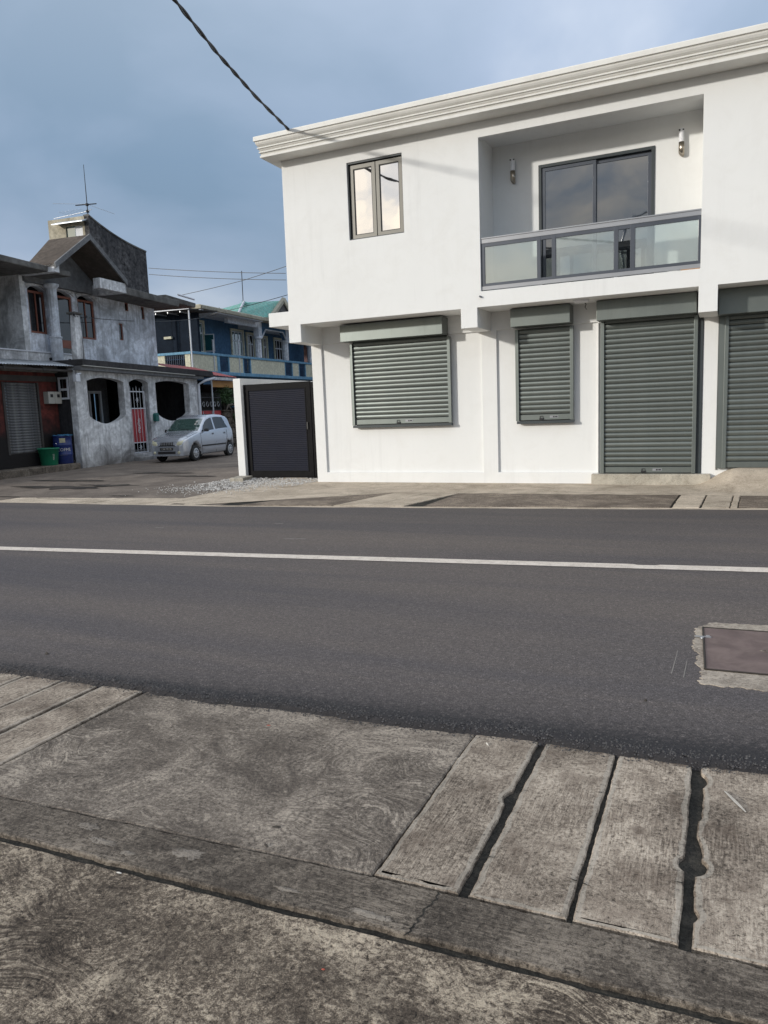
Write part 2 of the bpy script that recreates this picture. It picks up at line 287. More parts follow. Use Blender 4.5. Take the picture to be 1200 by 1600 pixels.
# ------------------------------------------------------------------ mesh helpers
class MB:
    def __init__(self): self.v, self.f, self.mi = [], [], []
    def add(self, vs, fs, mi=0):
        b = len(self.v); self.v += [tuple(p) for p in vs]
        for f in fs: self.f.append(tuple(b + i for i in f)); self.mi.append(mi)
        return self
    def box(self, x0, x1, y0, y1, z0, z1, mi=0):
        vs = [(x, y, z) for z in (z0, z1) for y in (y0, y1) for x in (x0, x1)]
        return self.add(vs, [(0, 2, 3, 1), (4, 5, 7, 6), (0, 1, 5, 4), (2, 6, 7, 3), (0, 4, 6, 2), (1, 3, 7, 5)], mi)
    def hexa(self, bot, top, mi=0):
        return self.add(list(bot) + list(top), [(3, 2, 1, 0), (4, 5, 6, 7), (0, 1, 5, 4), (1, 2, 6, 5), (2, 3, 7, 6), (3, 0, 4, 7)], mi)
    def poly(self, loops, a0, a1, axis='y', mi=0):
        """Extrude a polygon with holes (2D loops) between a0 and a1 along an axis."""
        def P(u, w, a):
            return (u, a, w) if axis == 'y' else ((a, u, w) if axis == 'x' else (u, w, a))
        flat = [p for l in loops for p in l]
        tris = tessellate_polygon([[Vector((p[0], p[1], 0)) for p in l] for l in loops])
        n = len(flat)
        vs = [P(p[0], p[1], a0) for p in flat] + [P(p[0], p[1], a1) for p in flat]
        fs = []
        for a, b_, c_ in tris: fs.append((a, b_, c_)); fs.append((n + c_, n + b_, n + a))
        o = 0
        for l in loops:
            k = len(l)
            for i in range(k): j = (i + 1) % k; fs.append((o + i, o + j, n + o + j, n + o + i))
            o += k
        return self.add(vs, fs, mi)
    def tube(self, path, r, n=6, cap=True, mi=0):
        path = [Vector(p) for p in path]; vs = []; m = len(path)
        for i, p in enumerate(path):
            d = (path[min(i + 1, m - 1)] - path[max(i - 1, 0)]).normalized()
            a = d.orthogonal() if abs(d.z) > 0.95 else Vector((0, 0, 1)).cross(d); a.normalize(); b_ = d.cross(a)
            rr = r[i] if isinstance(r, (list, tuple)) else r
            for k in range(n):
                t_ = 2 * math.pi * k / n; vs.append(p + (a * math.cos(t_) + b_ * math.sin(t_)) * rr)
        fs = [(i * n + k, i * n + (k + 1) % n, (i + 1) * n + (k + 1) % n, (i + 1) * n + k) for i in range(m - 1) for k in range(n)]
        if cap: fs += [tuple(range(n))[::-1], tuple((m - 1) * n + k for k in range(n))]
        return self.add(vs, fs, mi)
    def lathe(self, prof, n=24, c=(0, 0, 0), mi=0, axis='z'):
        vs = []
        for r, z in prof:
            for k in range(n):
                t_ = 2 * math.pi * k / n; a, b_ = r * math.cos(t_), r * math.sin(t_)
                vs.append((c[0] + a, c[1] + b_, c[2] + z) if axis == 'z' else (c[0] + z, c[1] + a, c[2] + b_))
        m = len(prof)
        fs = [(i * n + k, i * n + (k + 1) % n, (i + 1) * n + (k + 1) % n, (i + 1) * n + k) for i in range(m - 1) for k in range(n)]
        return self.add(vs, fs, mi)
    def mesh(self, name, mats, sm=False, fix=True):
        me = bpy.data.meshes.new(name); me.from_pydata(self.v, [], self.f)
        for m in (mats if isinstance(mats, (list, tuple)) else [mats]): me.materials.append(MT[m] if isinstance(m, str) else m)
        for p, i in zip(me.polygons, self.mi): p.material_index = i; p.use_smooth = sm
        if fix:
            bm = bmesh.new(); bm.from_mesh(me); bmesh.ops.recalc_face_normals(bm, faces=bm.faces); bm.to_mesh(me); bm.free()
        me.update(); return me
    def build(self, name, mats, parent=None, sm=False, bev=0, fix=True, **k):
        o = bpy.data.objects.new(name, self.mesh(name, mats, sm, fix)); COL.objects.link(o)
        if parent: o.parent = parent
        if bev:
            b = o.modifiers.new('bevel', 'BEVEL'); b.width = bev; b.segments = 2; b.limit_method = 'ANGLE'; b.angle_limit = R(35)
        for a, x in k.items(): o[a] = x
        return o
def empty(name, loc=(0, 0, 0), rz=0, **k):
    o = bpy.data.objects.new(name, None); COL.objects.link(o); o.location = loc; o.rotation_euler = (0, 0, rz)
    o.empty_display_size = 0.3
    for a, x in k.items(): o[a] = x
    return o
def inst(name, me, parent=None, loc=(0, 0, 0), rot=(0, 0, 0), scl=(1, 1, 1), **k):
    o = bpy.data.objects.new(name, me); COL.objects.link(o); o.location = loc; o.rotation_euler = rot; o.scale = scl
    if parent: o.parent = parent
    for a, x in k.items(): o[a] = x
    return o
def box(name, mat, parent, x0, x1, y0, y1, z0, z1, bev=0, **k): return MB().box(x0, x1, y0, y1, z0, z1).build(name, mat, parent, bev=bev, **k)
def nz(x, y=0.0, z=0.0): return noise.noise(Vector((x, y, z)))
def text(name, body, size, mat, parent, loc, rot, ext=0.0015, sx=1.0):
    cu = bpy.data.curves.new(name, 'FONT'); cu.body = body; cu.size = size; cu.extrude = ext; cu.align_x = 'CENTER'; cu.align_y = 'CENTER'; cu.resolution_u = 3
    tmp = bpy.data.objects.new(name, cu); COL.objects.link(tmp)
    dg = bpy.context.evaluated_depsgraph_get(); me = bpy.data.meshes.new_from_object(tmp.evaluated_get(dg)); bpy.data.objects.remove(tmp)
    me.materials.clear(); me.materials.append(MT[mat])
    return inst(name, me, parent, loc, rot, (sx, 1, 1))
def frame_mb(x0, x1, z0, z1, w, y0, y1, mb=None):
    """Rectangular frame of bar width w in the xz plane."""
    mb = mb or MB()
    return mb.poly([[(x0, z0), (x1, z0), (x1, z1), (x0, z1)], [(x0 + w, z0 + w), (x1 - w, z0 + w), (x1 - w, z1 - w), (x0 + w, z1 - w)]], y0, y1)

# ------------------------------------------------------------------ ground
def gz(x, y): return 0.01 * max(0.0, y - 11.0)
def road_near(x): return 3.335 + 0.035 * x + (0.10 if x < -1.4 else 0.0) * min(1, (-1.4 - x)) * -0.3 + (0.02 * x if x > 0 else 0)
def road_far(x): return (11.40 + 0.10 * x) if x > -8 else (10.60 + 0.03 * (x + 8))

mb = MB()
ys = [-1500, -300, -60, -12, 0.2, 11.0, 20, 40, 80, 200, 1500]; xs = [-1500, -300, -80, -20, 0, 20, 80, 300, 1500]
vs = [(x, y, (gz(x, min(y, 80)) - 0.06)) for y in ys for x in xs]
mb.add(vs, [(j * 9 + i, j * 9 + i + 1, (j + 1) * 9 + i + 1, (j + 1) * 9 + i) for j in range(len(ys) - 1) for i in range(8)])
mb.build('ground', 'terrain', kind='structure')
MB().box(-16, 9, 0.2, 3.9, -0.058, -0.0145).build('drain_bed', 'soil', kind='structure')

# carriageway: one sheet with a chunky ragged near edge
mb = MB()
xs = []; x = -60.0
while x < 40:
    xs.append(x); x += 0.02 if -5.2 < x < 1.6 else (0.5 if -16 < x < 12 else 6.0)
offs = [-0.02, -0.006, 0.0, 0.008, 0.018, 0.03, 0.045, 0.06, 0.08, 0.10, 0.125, 0.15, 0.2, 0.3, 0.6]
nr = len(offs) + 4
for x in xs:
    e0 = road_near(x) + 0.035 * nz(x * 1.7, 3.1) + 0.018 * nz(x * 8, 9.2) + 0.010 * nz(x * 37, 1.2)
    yf = road_far(x) + 0.05 * nz(x * 1.3, 7.7) + 0.02 * nz(x * 6, 2.7)
    for j, d in enumerate(offs):
        zt = 0.016 * min(1, max(0, d) / 0.025) ** 0.5 + 0.012 * math.exp(-((d - 0.06) / 0.07) ** 2)
        y = e0 + d
        a = 0.011 * max(0, 1 - max(d, 0) / 0.25)
        zt += a * (nz(x * 55, y * 55, 2.0) + 0.6 * nz(x * 110, y * 110, 5.0)) if d >= 0 else 0
        if d < 0: zt = -0.03 if j == 0 else 0.0
        mb.v.append((x, y, zt))
    for k in range(1, 4): y = e0 + 0.6 + (yf - e0 - 0.6) * k / 3.0 - (0.04 if k == 3 else 0); mb.v.append((x, y, 0.016))
    mb.v.append((x, yf, 0.0))
nx = len(xs)
for i in range(nx - 1):
    for j in range(nr - 1): mb.f.append((i * nr + j, (i + 1) * nr + j, (i + 1) * nr + j + 1, i * nr + j + 1)); mb.mi.append(0)
road = mb.build('road', 'asphalt', sm=True, kind='structure')

random.seed(5); mb = MB()
for i in range(5200):                       # loose bitumen crumbs along the torn edge
    x = random.uniform(-5.0, 1.3); e0 = road_near(x) + 0.035 * nz(x * 1.7, 3.1) + 0.018 * nz(x * 8, 9.2)
    d = random.gauss(0.035, 0.045); y = e0 + d
    if d < -0.05: continue
    q = random.uniform(.003, .0085) * (1.0 if d > 0 else .7); z = 0.001 + (0.015 * min(1, d / 0.025) ** .5 + 0.011 * math.exp(-((d - 0.06) / 0.07) ** 2) if d > 0 else 0)
    vs = [(x + a * q * random.uniform(.6, 1.3), y + b_ * q * random.uniform(.6, 1.3), z + (q * .9 if k == 4 else 0)) for k, (a, b_) in enumerate(((1, 0), (0, 1), (-1, 0), (0, -1), (.1, .1)))]
    mb.add(vs, [(0, 1, 4), (1, 2, 4), (2, 3, 4), (3, 0, 4)])
mb.build('asphalt_crumbs', 'crumb', road, fix=False, kind='stuff')
# centre line, slightly worn edges
mb = MB()
x = -60.0; prev = None
while x < 40:
    y0 = 7.375 + 0.108 * x; w = 0.10
    if x < -9: y0 += 0.012 * (x + 9)
    a = (x, y0 - w + 0.006 * nz(x * 5, 1), 0.021); b_ = (x, y0 + w + 0.006 * nz(x * 5, 8) - (0.035 if -0.72 < x < -0.50 else 0), 0.021)
    if prev: mb.add([prev[0], a, b_, prev[1]], [(0, 1, 2, 3)])
    prev = (a, b_); x += 0.05 if -10 < x < 3 else 0.5
mb.build('centre_line', 'line', road)

def ragged(pts, step=0.03, amp=0.004, seed=0.0, ampf=None):
    out = []
    for i, p in enumerate(pts):
        q = pts[(i + 1) % len(pts)]; L = math.hypot(q[0] - p[0], q[1] - p[1]); n = max(1, int(L / step))
        nx_, ny_ = (q[1] - p[1]) / L, -(q[0] - p[0]) / L
        for k in range(n):
            t_ = k / n; x, y = p[0] + (q[0] - p[0]) * t_, p[1] + (q[1] - p[1]) * t_
            a = amp * (nz(x * 9 + seed, y * 9, seed) + 0.7 * nz(x * 40 + seed, y * 40, seed)) * (0.3 if k == 0 else 1)
            if ampf: a += ampf(x, y, i)
            out.append((x + nx_ * a, y + ny_ * a))
    return out
def slab(name, mat, parent, pts, z0, z1, step=0.03, amp=0.004, seed=0.0, ampf=None, rim=0.008, dz=None, margin=None, **k):
    """Cast slab: ragged outline, worn rounded arris, thickness."""
    o = ragged(pts, step, amp, seed, ampf); n = len(o)
    cx = sum(p[0] for p in o) / n; cy = sum(p[1] for p in o) / n
    def shr(p, i, d):
        a, b_ = o[i - 1], o[(i + 1) % n]; tx, ty = b_[0] - a[0], b_[1] - a[1]; L = math.hypot(tx, ty) or 1
        return (p[0] - ty / L * d, p[1] + tx / L * d)
    area = sum(o[i][0] * o[(i + 1) % n][1] - o[(i + 1) % n][0] * o[i][1] for i in range(n))
    sg = 1 if area > 0 else -1
    zf = dz or (lambda x, y: 0)
    inn = [shr(p, i, rim * sg) for i, p in enumerate(o)]
    vs = [(p[0], p[1], z0) for p in o] + [(p[0], p[1], z1 - rim * 0.8 + zf(*p)) for p in o] + [(p[0], p[1], z1 + zf(*p)) for p in inn]
    fs = [(i, (i + 1) % n, n + (i + 1) % n, n + i) for i in range(n)] + [(n + i, n + (i + 1) % n, 2 * n + (i + 1) % n, 2 * n + i) for i in range(n)]
    tr = tessellate_polygon([[Vector((p[0], p[1], 0)) for p in inn]])
    if margin:                                   # smooth trowelled border, built as its own band of faces
        mw = [margin * (1 + 0.55 * nz(p[0] * 11 + seed, p[1] * 11)) for p in o]
        in2 = [shr(p, i, (rim + mw[i]) * sg) for i, p in enumerate(o)]
        vs += [(p[0], p[1], z1 + 0.0005 + zf(*p)) for p in in2]
        mb_ = MB().add(vs, fs).add([], []); b0 = 0
        mb_.f += [(2 * n + i, 2 * n + (i + 1) % n, 3 * n + (i + 1) % n, 3 * n + i) for i in range(n)]; mb_.mi += [1] * n
        tr = tessellate_polygon([[Vector((p[0], p[1], 0)) for p in in2]])
        mb_.f += [tuple(3 * n + q for q in t_) for t_ in tr]; mb_.mi += [0] * len(tr)
        return mb_.build(name, [mat, 'margin'], parent, **k)
    fs += [tuple(2 * n + q for q in t_) for t_ in tr]
    return MB().add(vs, fs).build(name, mat, parent, **k)

pave = empty('near_pavement', kind='structure')
# cover slabs: (x left at road, x right at road) with gaps measured between them
def spall(x, y, i):
    a = 0
    return a
def kerbline(x): return 2.135 + 0.018 * x + (0.0 if x > -1 else 0.03 * (x + 1))
def kerblow(x): return kerbline(x) - 0.215 + 0.018 * x if x > -1.2 else kerbline(x) - 0.237 + 0.014 * (x + 1.2) * -1
slabs = [(-1.064, -0.760, 0.0), (-0.726, -0.407, 1.0), (-0.387, -0.080, 2.0), (-0.044, 0.265, 3.0), (0.285, 0.59, 4.0), (0.61, 0.92, 5.0), (0.94, 1.25, 6.0),
         (-3.39, -3.085, 11.0), (-3.70, -3.42, 12.0), (-4.01, -3.715, 13.0), (-4.33, -4.025, 14.0), (-4.65, -4.34, 15.0), (-4.97, -4.66, 16.0)]
for a, b_, sd_ in slabs:
    def af(x, y, i, sd_=sd_):
        v_ = 0
        def dip(c_, h_): return max(0, 1 - ((y - c_) / h_) ** 2) ** .7
        if sd_ == 0 and i == 1: v_ -= 0.022 * dip(2.79, .055)
        if sd_ == 2 and i == 1: v_ -= 0.022 * dip(2.57, .04)
        if sd_ == 3 and i == 3: v_ -= 0.012 * max(0, nz(y * 7, 4.4)) * 2 + 0.034 * dip(2.56, .05) + 0.02 * dip(3.20, .06) + 0.012 * dip(2.9, .03) + 0.012 * dip(2.30, .03)
        return v_
    tw = 0.006 * nz(sd_ * 3.3)
    pts = [(a, kerbline(a) + 0.012), (b_, kerbline(b_) + 0.012), (b_ + tw, 3.62), (a + tw, 3.62)]
    slab('cover_slab', 'slab_y', pave, pts, -0.03, 0.0 + 0.003 * nz(sd_, 5), 0.01, 0.0045, sd_ * 3.7, af, rim=0.005, margin=0.016)
slab('pavement_panel', 'slab_swirl', pave, [(-3.075, kerbline(-3.07) + 0.006), (-1.072, kerbline(-1.07) + 0.006), (-1.068, 3.62), (-3.055, 3.62)], -0.03, 0.0, 0.03, 0.005, 21.0, rim=0.006)
slab('pavement_panel', 'slab_swirl', pave, [(-9.0, 2.0), (-4.985, 2.02), (-4.985, 3.4), (-9.0, 3.3)], -0.03, 0.0, 0.06, 0.005, 25.0)
slab('pavement_panel', 'slab_swirl', pave, [(1.265, 2.17), (6, 2.2), (6, 3.9), (1.265, 3.7)], -0.03, 0.0, 0.06, 0.005, 26.0)
# kerb beam pieces
kx = [-9.0, -4.6, 6.0]
for i in range(2):
    a, b_ = kx[i] + 0.003, kx[i + 1] - 0.003; n = max(2, int((b_ - a) / 0.4))
    lo = [(a + (b_ - a) * k / n + 0, kerblow(a + (b_ - a) * k / n)) for k in range(n + 1)]
    hi = [(a + (b_ - a) * k / n, kerbline(a + (b_ - a) * k / n) - 0.004) for k in range(n, -1, -1)]
    slab('kerb_beam', 'kerb', pave, lo + hi, -0.03, 0.004, 0.012, 0.006, 31.0 + i, (lambda x, y, e_, i=i: (0.016 * nz(y * 22, 3.3) + .008 * nz(y * 60, 1)) * (1 if i == 2 else -1)) if False else None, rim=0.006)
lo = [(-9, 0.2), (6, 0.2)]; hi = [(6 - k * 0.5, kerblow(6 - k * 0.5) - 0.019) for k in range(31)]
slab('concrete_apron', 'apron', pave, lo + hi, -0.055, -0.010, 0.03, 0.007, 41.0, rim=0.007)
# the jagged crack across the kerb beam, a thin sunken line of dirt with broken lips
mb = MB(); yy = [kerblow(-.84) - .01 + k * .0085 for k in range(28)]
for k in range(27):
    def cxk(k): return -0.845 + 0.028 * (k / 27) + 0.016 * nz(k * .55, 2.2) + 0.007 * nz(k * 1.9, 5)
    wa, wb = .0028 + .002 * abs(nz(k * .9, 8)), .0028 + .002 * abs(nz((k + 1) * .9, 8))
    mb.add([(cxk(k) - wa, yy[k], .0052), (cxk(k) + wa, yy[k], .0052), (cxk(k + 1) + wb, yy[k + 1], .0052), (cxk(k + 1) - wb, yy[k + 1], .0052)], [(0, 1, 2, 3)])
def chip(x0, y0, x1, y1, w, z=.0035):
    L = math.hypot(x1 - x0, y1 - y0); nx_, ny_ = -(y1 - y0) / L, (x1 - x0) / L; n = 6
    for k in range(n):
        a, b_ = k / n, (k + 1) / n; wa, wb = w * (1 - a), w * (1 - b_); ja, jb = .004 * nz(x0 * 9 + a * 5, 1), .004 * nz(x0 * 9 + b_ * 5, 1)
        mb.add([(x0 + (x1 - x0) * a + nx_ * (ja - wa), y0 + (y1 - y0) * a + ny_ * (ja - wa), z), (x0 + (x1 - x0) * a + nx_ * (ja + wa), y0 + (y1 - y0) * a + ny_ * (ja + wa), z), (x0 + (x1 - x0) * b_ + nx_ * (jb + wb), y0 + (y1 - y0) * b_ + ny_ * (jb + wb), z), (x0 + (x1 - x0) * b_ + nx_ * (jb - wb), y0 + (y1 - y0) * b_ + ny_ * (jb - wb), z)], [(0, 1, 2, 3)])
chip(-.73, 2.36, -.69, 2.365, .003); chip(-.388, 2.33, -.345, 2.32, .003); chip(-.407, 2.335, -.45, 2.345, .003); chip(-.41, 2.95, -.44, 2.95, .003); chip(-.08, 2.45, -.12, 2.45, .003)
mb.build('cracks', 'soil', pave, kind='stuff')
# smears of pale mortar left on the kerb beam
mb = MB()
for (cx, cy, rx, ry, sd_) in ((-1.76, 1.98, 0.065, 0.028, 1), (-1.97, 1.90, 0.03, 0.012, 2), (-2.25, 1.985, 0.05, 0.02, 3), (-2.12, 1.925, 0.07, 0.014, 4), (-0.98, 1.925, 0.08, 0.014, 5), (-1.30, 1.935, 0.05, 0.01, 6)):
    ring = [(cx + rx * (1 + 0.5 * nz(math.cos(t_) * 2, math.sin(t_) * 2, sd_) + 0.5 * nz(math.cos(t_) * 7, math.sin(t_) * 7, sd_)) * math.cos(t_), cy + ry * (1 + 0.7 * nz(math.cos(t_) * 2, math.sin(t_) * 2, sd_ + 9) + 0.7 * nz(math.cos(t_) * 7, math.sin(t_) * 7, sd_ + 4)) * math.sin(t_)) for t_ in [k * 2 * math.pi / 60 for k in range(60)]]
    mb.add([(p[0], p[1], 0.0055) for p in ring] + [(cx, cy, 0.008)], [(k, (k + 1) % 60, 60) for k in range(60)])
mb.build('mortar_smear', 'mortar', pave, kind='stuff')

# little bits lying about on the near side
def bit(name, label, cat, mat, x, y, z, L, w, h, rz, **k):
    mb = MB(); n = 6; vs = []
    for i in range(n + 1):
        t_ = i / n; ww = w * (0.35 + 0.65 * math.sin(math.pi * min(0.97, max(0.08, t_)))); zz_ = h * math.sin(math.pi * t_) * 0.8
        vs += [(-L / 2 + L * t_, -ww / 2, 0), (-L / 2 + L * t_, ww / 2, 0), (-L / 2 + L * t_, 0, 0.35 * h + zz_)]
    fs = []
    for i in range(n): a = i * 3; fs += [(a, a + 3, a + 5, a + 2), (a + 2, a + 5, a + 4, a + 1), (a + 1, a + 4, a + 3, a)]
    fs += [(0, 2, 1), (n * 3, n * 3 + 1, n * 3 + 2)]
    o = mb.add(vs, fs).build(name, mat); o.location = (x, y, z); o.rotation_euler = (0, 0, rz); o['label'] = label; o['category'] = cat
    for a, b_ in k.items(): o[a] = b_
    return o
MT['leafbrown'] = smooth('dry_leaf', (0.03, 0.024, 0.018), 0.7, var=0.3, nscale=30)
MT['splint'] = smooth('weathered_splinter', (0.34, 0.33, 0.31), 0.7, var=0.2, nscale=20)
MT['paper'] = smooth('paper_scrap', (0.55, 0.53, 0.49), 0.7, var=0.1, nscale=20)
MT['redbit'] = smooth('red_scrap', (0.36, 0.07, 0.04), 0.6)
bit('wood_splinter', 'pale grey splinter lying on the rightmost pavement slab', 'splinter', 'splint', 0.085, 3.06, 0.003, 0.16, 0.012, 0.008, R(-62))
bit('dry_leaf', 'curled dark dry leaf in the middle of the big pavement panel', 'leaf', 'leafbrown', -1.545, 2.255, 0.001, 0.035, 0.012, 0.006, R(15))
bit('dry_leaf', 'dark leaf stub on the big panel close to the kerb beam', 'leaf', 'leafbrown', -1.515, 2.135, 0.001, 0.026, 0.010, 0.006, R(-40))
bit('white_scrap', 'tiny white scrap lying just below the kerb beam', 'litter', 'paper', -1.93, 1.815, -0.009, 0.022, 0.008, 0.003, R(5))
bit('cigarette_butt', 'white cigarette butt by the asphalt edge on the first narrow slab', 'litter', 'paper', -0.98, 3.22, 0.001, 0.03, 0.007, 0.006, R(-50))
bit('red_scrap', 'tiny red scrap on the rough apron near the kerb', 'litter', 'redbit', -1.02, 1.68, -0.009, 0.011, 0.007, 0.003, 0.3)
bit('orange_scrap', 'small orange scrap at the far edge of the big panel', 'litter', 'redbit', -2.1, 3.05, 0.001, 0.02, 0.008, 0.003, 0.3)
bit('pebble', 'dark pebble lying alone on the asphalt left of the steel cover', 'stone', 'leafbrown', -0.33, 3.96, 0.018, 0.016, 0.014, 0.010, 0)
bit('pebble', 'dark pebble on the road at the far left', 'stone', 'leafbrown', -4.2, 3.5, 0.018, 0.03, 0.02, 0.014, 0)

# steel access cover in the road
cov = empty('access_cover', (0.38, 4.98, 0), R(2), label='square brown steel cover set in rough concrete in the road', category='manhole cover')
slab('frame_concrete', 'frameconc', cov, [(-0.475, -0.66), (0.50, -0.70), (0.50, 0.62), (-0.36, 0.60), (-0.50, 0.42)], 0.0, 0.0205, 0.012, 0.030, 51.0, rim=0.003)
box('plate', 'cover', cov, -0.44, 0.46, -0.42, 0.42, 0.015, 0.0265, bev=0.002)
mb = MB()
mb.tube([(-0.447, -0.43, 0.027), (-0.447, 0.43, 0.027)], 0.006, 6)
mb.tube([(-0.447, 0.428, 0.026), (0.467, 0.428, 0.026)], 0.005, 6)
mb.tube([(-0.447, -0.428, 0.026), (0.467, -0.428, 0.026)], 0.005, 6); mb.build('rim', 'leafbrown', cov)
mb = MB(); mb.box(-0.50, -0.40, 0.19, 0.202, 0.026, 0.034); mb.lathe([(0.0, 0.008), (0.012, 0.008), (0.014, 0)], 12, (-0.455, 0.175, 0.026)); mb.lathe([(0.0, 0.008), (0.012, 0.008), (0.014, 0)], 12, (-0.42, 0.215, 0.026)); mb.build('hinge', 'alulight', cov)
mb = MB(); mb.poly([[(-0.13, 0.0), (0, -0.075), (0.13, 0), (0, 0.075)], [(-0.115, 0.0), (0, -0.065), (0.115, 0), (0, 0.065)]], 0.0266, 0.0285, 'z'); mb.build('diamond_emblem', 'slab_swirl', cov)
MT['scratch'] = smooth('scratch_pale', (0.22, 0.20, 0.18), 0.8, obj=False)
mb = MB()
for x0, y0, x1, y1 in ((-0.232, 4.42, -0.218, 4.86), (-0.165, 4.38, -0.157, 4.68)):
    mb.add([(x0, y0, 0.0175), (x0 + .006, y0, 0.0175), (x1 + .004, y1, 0.0175), (x1, y1, 0.0175)], [(0, 1, 2, 3)])
for cx, cy in ((-5.05, 7.9), (-4.9, 7.93), (-7.5, 8.3), (-5.9, 9.0)):
    mb.add([(cx, cy, 0.0175), (cx + .16, cy + .01, 0.0175), (cx + .14, cy + .05, 0.0175), (cx + .02, cy + .03, 0.0175)], [(0, 1, 2, 3)])
mb.build('road_scratches', 'scratch', road, kind='stuff')

# far pavement, side street
far = empty('far_pavement', kind='structure')
def fzz(x, y): return gz(x, y) + 0.006
def grid_sheet(name, mat, parent, poly_fn, xs, n, zf, **k):
    mb = MB()
    for x in xs:
        y0, y1 = poly_fn(x)
        for j in range(n + 1): y = y0 + (y1 - y0) * j / n; mb.v.append((x, y, zf(x, y)))
    for i in range(len(xs) - 1):
        for j in range(n): a = i * (n + 1) + j; mb.f.append((a, a + n + 1, a + n + 2, a + 1)); mb.mi.append(0)
    return mb.build(name, mat, parent, sm=True, **k)
def ramp_z(x, y):       # low concrete mound up to the right-hand shutter
    t_ = min(1, max(0, (x + 0.45) / 0.75)); t_ = t_ * t_ * (3 - 2 * t_); u = min(1, max(0, (y - 13.2) / 1.15))
    return gz(x, y) + 0.009 + 0.30 * t_ * (u * u * (3 - 2 * u))
FX = [-9.6 + 0.1 * i for i in range(0, 160)]
grid_sheet('light_strip', 'far_light', far, lambda x: (12.93 + 0.03 * x + 0.05 * nz(x * 2, 6) - max(0, -5.6 - x) * 0.62 if x > -9.0 else 10.85 + 0.03 * nz(x, 3), 14.6 + (max(0, -8.2 - x) * 0.8)), FX, 24, ramp_z)
def band(x): return road_far(x) - 0.06
def joint(x, y): return x + 0.0 * y
segs = [(-7.4, -5.62, 'far_dark'), (-5.6, -4.95, 'far_light'), (-4.93, -4.35, 'far_light'), (-4.33, -0.60, 'far_dark'), (-0.565, -0.20, 'far_light'), (-0.17, 0.195, 'far_light'), (0.215, 0.30, 'far_light'), (0.315, 3.0, 'far_dark'), (3.03, 6.2, 'far_light')]
for i, (a, b_, m_) in enumerate(segs):
    sk = 0.38 if a < -4.4 else 0.06
    y0a, y0b = road_far(a) + 0.16, road_far(b_) + 0.16
    sl = -0.0
    pts = [(a - sk, y0a), (b_ - sk, y0b), (b_, 12.90 + 0.03 * b_ - max(0, -5.6 - b_) * 0.6), (a, 12.90 + 0.03 * a - max(0, -5.6 - a) * 0.6)]
    slab('pavement_piece', m_, far, pts, -0.02, 0.013, 0.05, 0.012, 60.0 + i, rim=0.006, dz=lambda x, y: gz(x, y))
grid_sheet('gutter_strip', 'far_light', far, lambda x: (road_far(x) - 0.03, road_far(x) + 0.14 + 0.01 * nz(x * 5, 1)), [-9.4 + 0.1 * i for i in range(160)], 2, lambda x, y: gz(x, y) + 0.008)
grid_sheet('pavement_bed', 'soil', far, lambda x: (road_far(x) - 0.03, 14.6), [-9.4 + 0.2 * i for i in range(80)], 4, lambda x, y: gz(x, y) - 0.004)
# side street sheet reaching up between the houses
grid_sheet('side_street', 'side', None, lambda x: (road_far(x) - 0.3, 60), [-60, -40, -30, -24, -20, -18, -16, -14, -13, -12, -11, -10.5, -10, -9.5, -9, -8.2], 60, lambda x, y: gz(x, y) - 0.001 + 0.004 * nz(x * .4, y * .4), kind='structure')
# cracked concrete threshold between main road and side street
thr = [(-24, -18.2), (-18.15, -13.9), (-13.85, -11.2), (-11.15, -9.3)]
for i, (a, b_) in enumerate(thr):
    slab('threshold_slab', 'far_light' if i > 1 else 'side', far, [(a, road_far(a) - 0.02), (b_, road_far(b_) - 0.02), (b_ + .1, road_far(b_) + 0.62 + 0.15 * i), (a + .1, road_far(a) + 0.5 + 0.15 * i)], -0.02, 0.010, 0.08, 0.05, 80.0 + i, rim=0.004)
# dark oil and patching on the side street
MT['patch'] = concrete('old_tar_patch', (0.022, 0.020, 0.020), (0.040, 0.037, 0.036), (0.085, 0.078, 0.07), 'x', relief=0.5, big=0.5)
mb = MB()
for (cx, cy, rx, ry, sd_) in ((-14.6, 13.0, 1.3, 0.30, 1), (-13.6, 13.5, 0.9, 0.16, 2), (-11.4, 11.75, 0.35, 0.06, 3), (-15.7, 14.4, 1.2, 0.18, 4), (-12.6, 15.6, 0.8, 0.12, 5), (-16.8, 12.1, 1.2, 0.06, 6), (-15, 11.3, 1.6, 0.05, 7), (-12.5, 11.1, 1.1, 0.04, 8), (-14.2, 16.4, 1.1, 0.14, 9)):
    n = 44
    ring = [(cx + rx * (1 + 0.8 * nz(math.cos(t_) * 2.3, math.sin(t_) * 2.3, sd_)) * math.cos(t_), cy + ry * (1 + 1.3 * nz(math.cos(t_) * 3, math.sin(t_) * 3, sd_ + 9)) * math.sin(t_)) for t_ in [k * 2 * math.pi / n for k in range(n)]]
    mb.add([(p[0], p[1], gz(*p) + 0.008) for p in ring] + [(cx, cy, gz(cx, cy) + 0.011)], [(k, (k + 1) % n, n) for k in range(n)])
mb.build('tar_patches', 'patch', kind='stuff', label='dark tar smears and patches on the worn side street', category='tar patch')

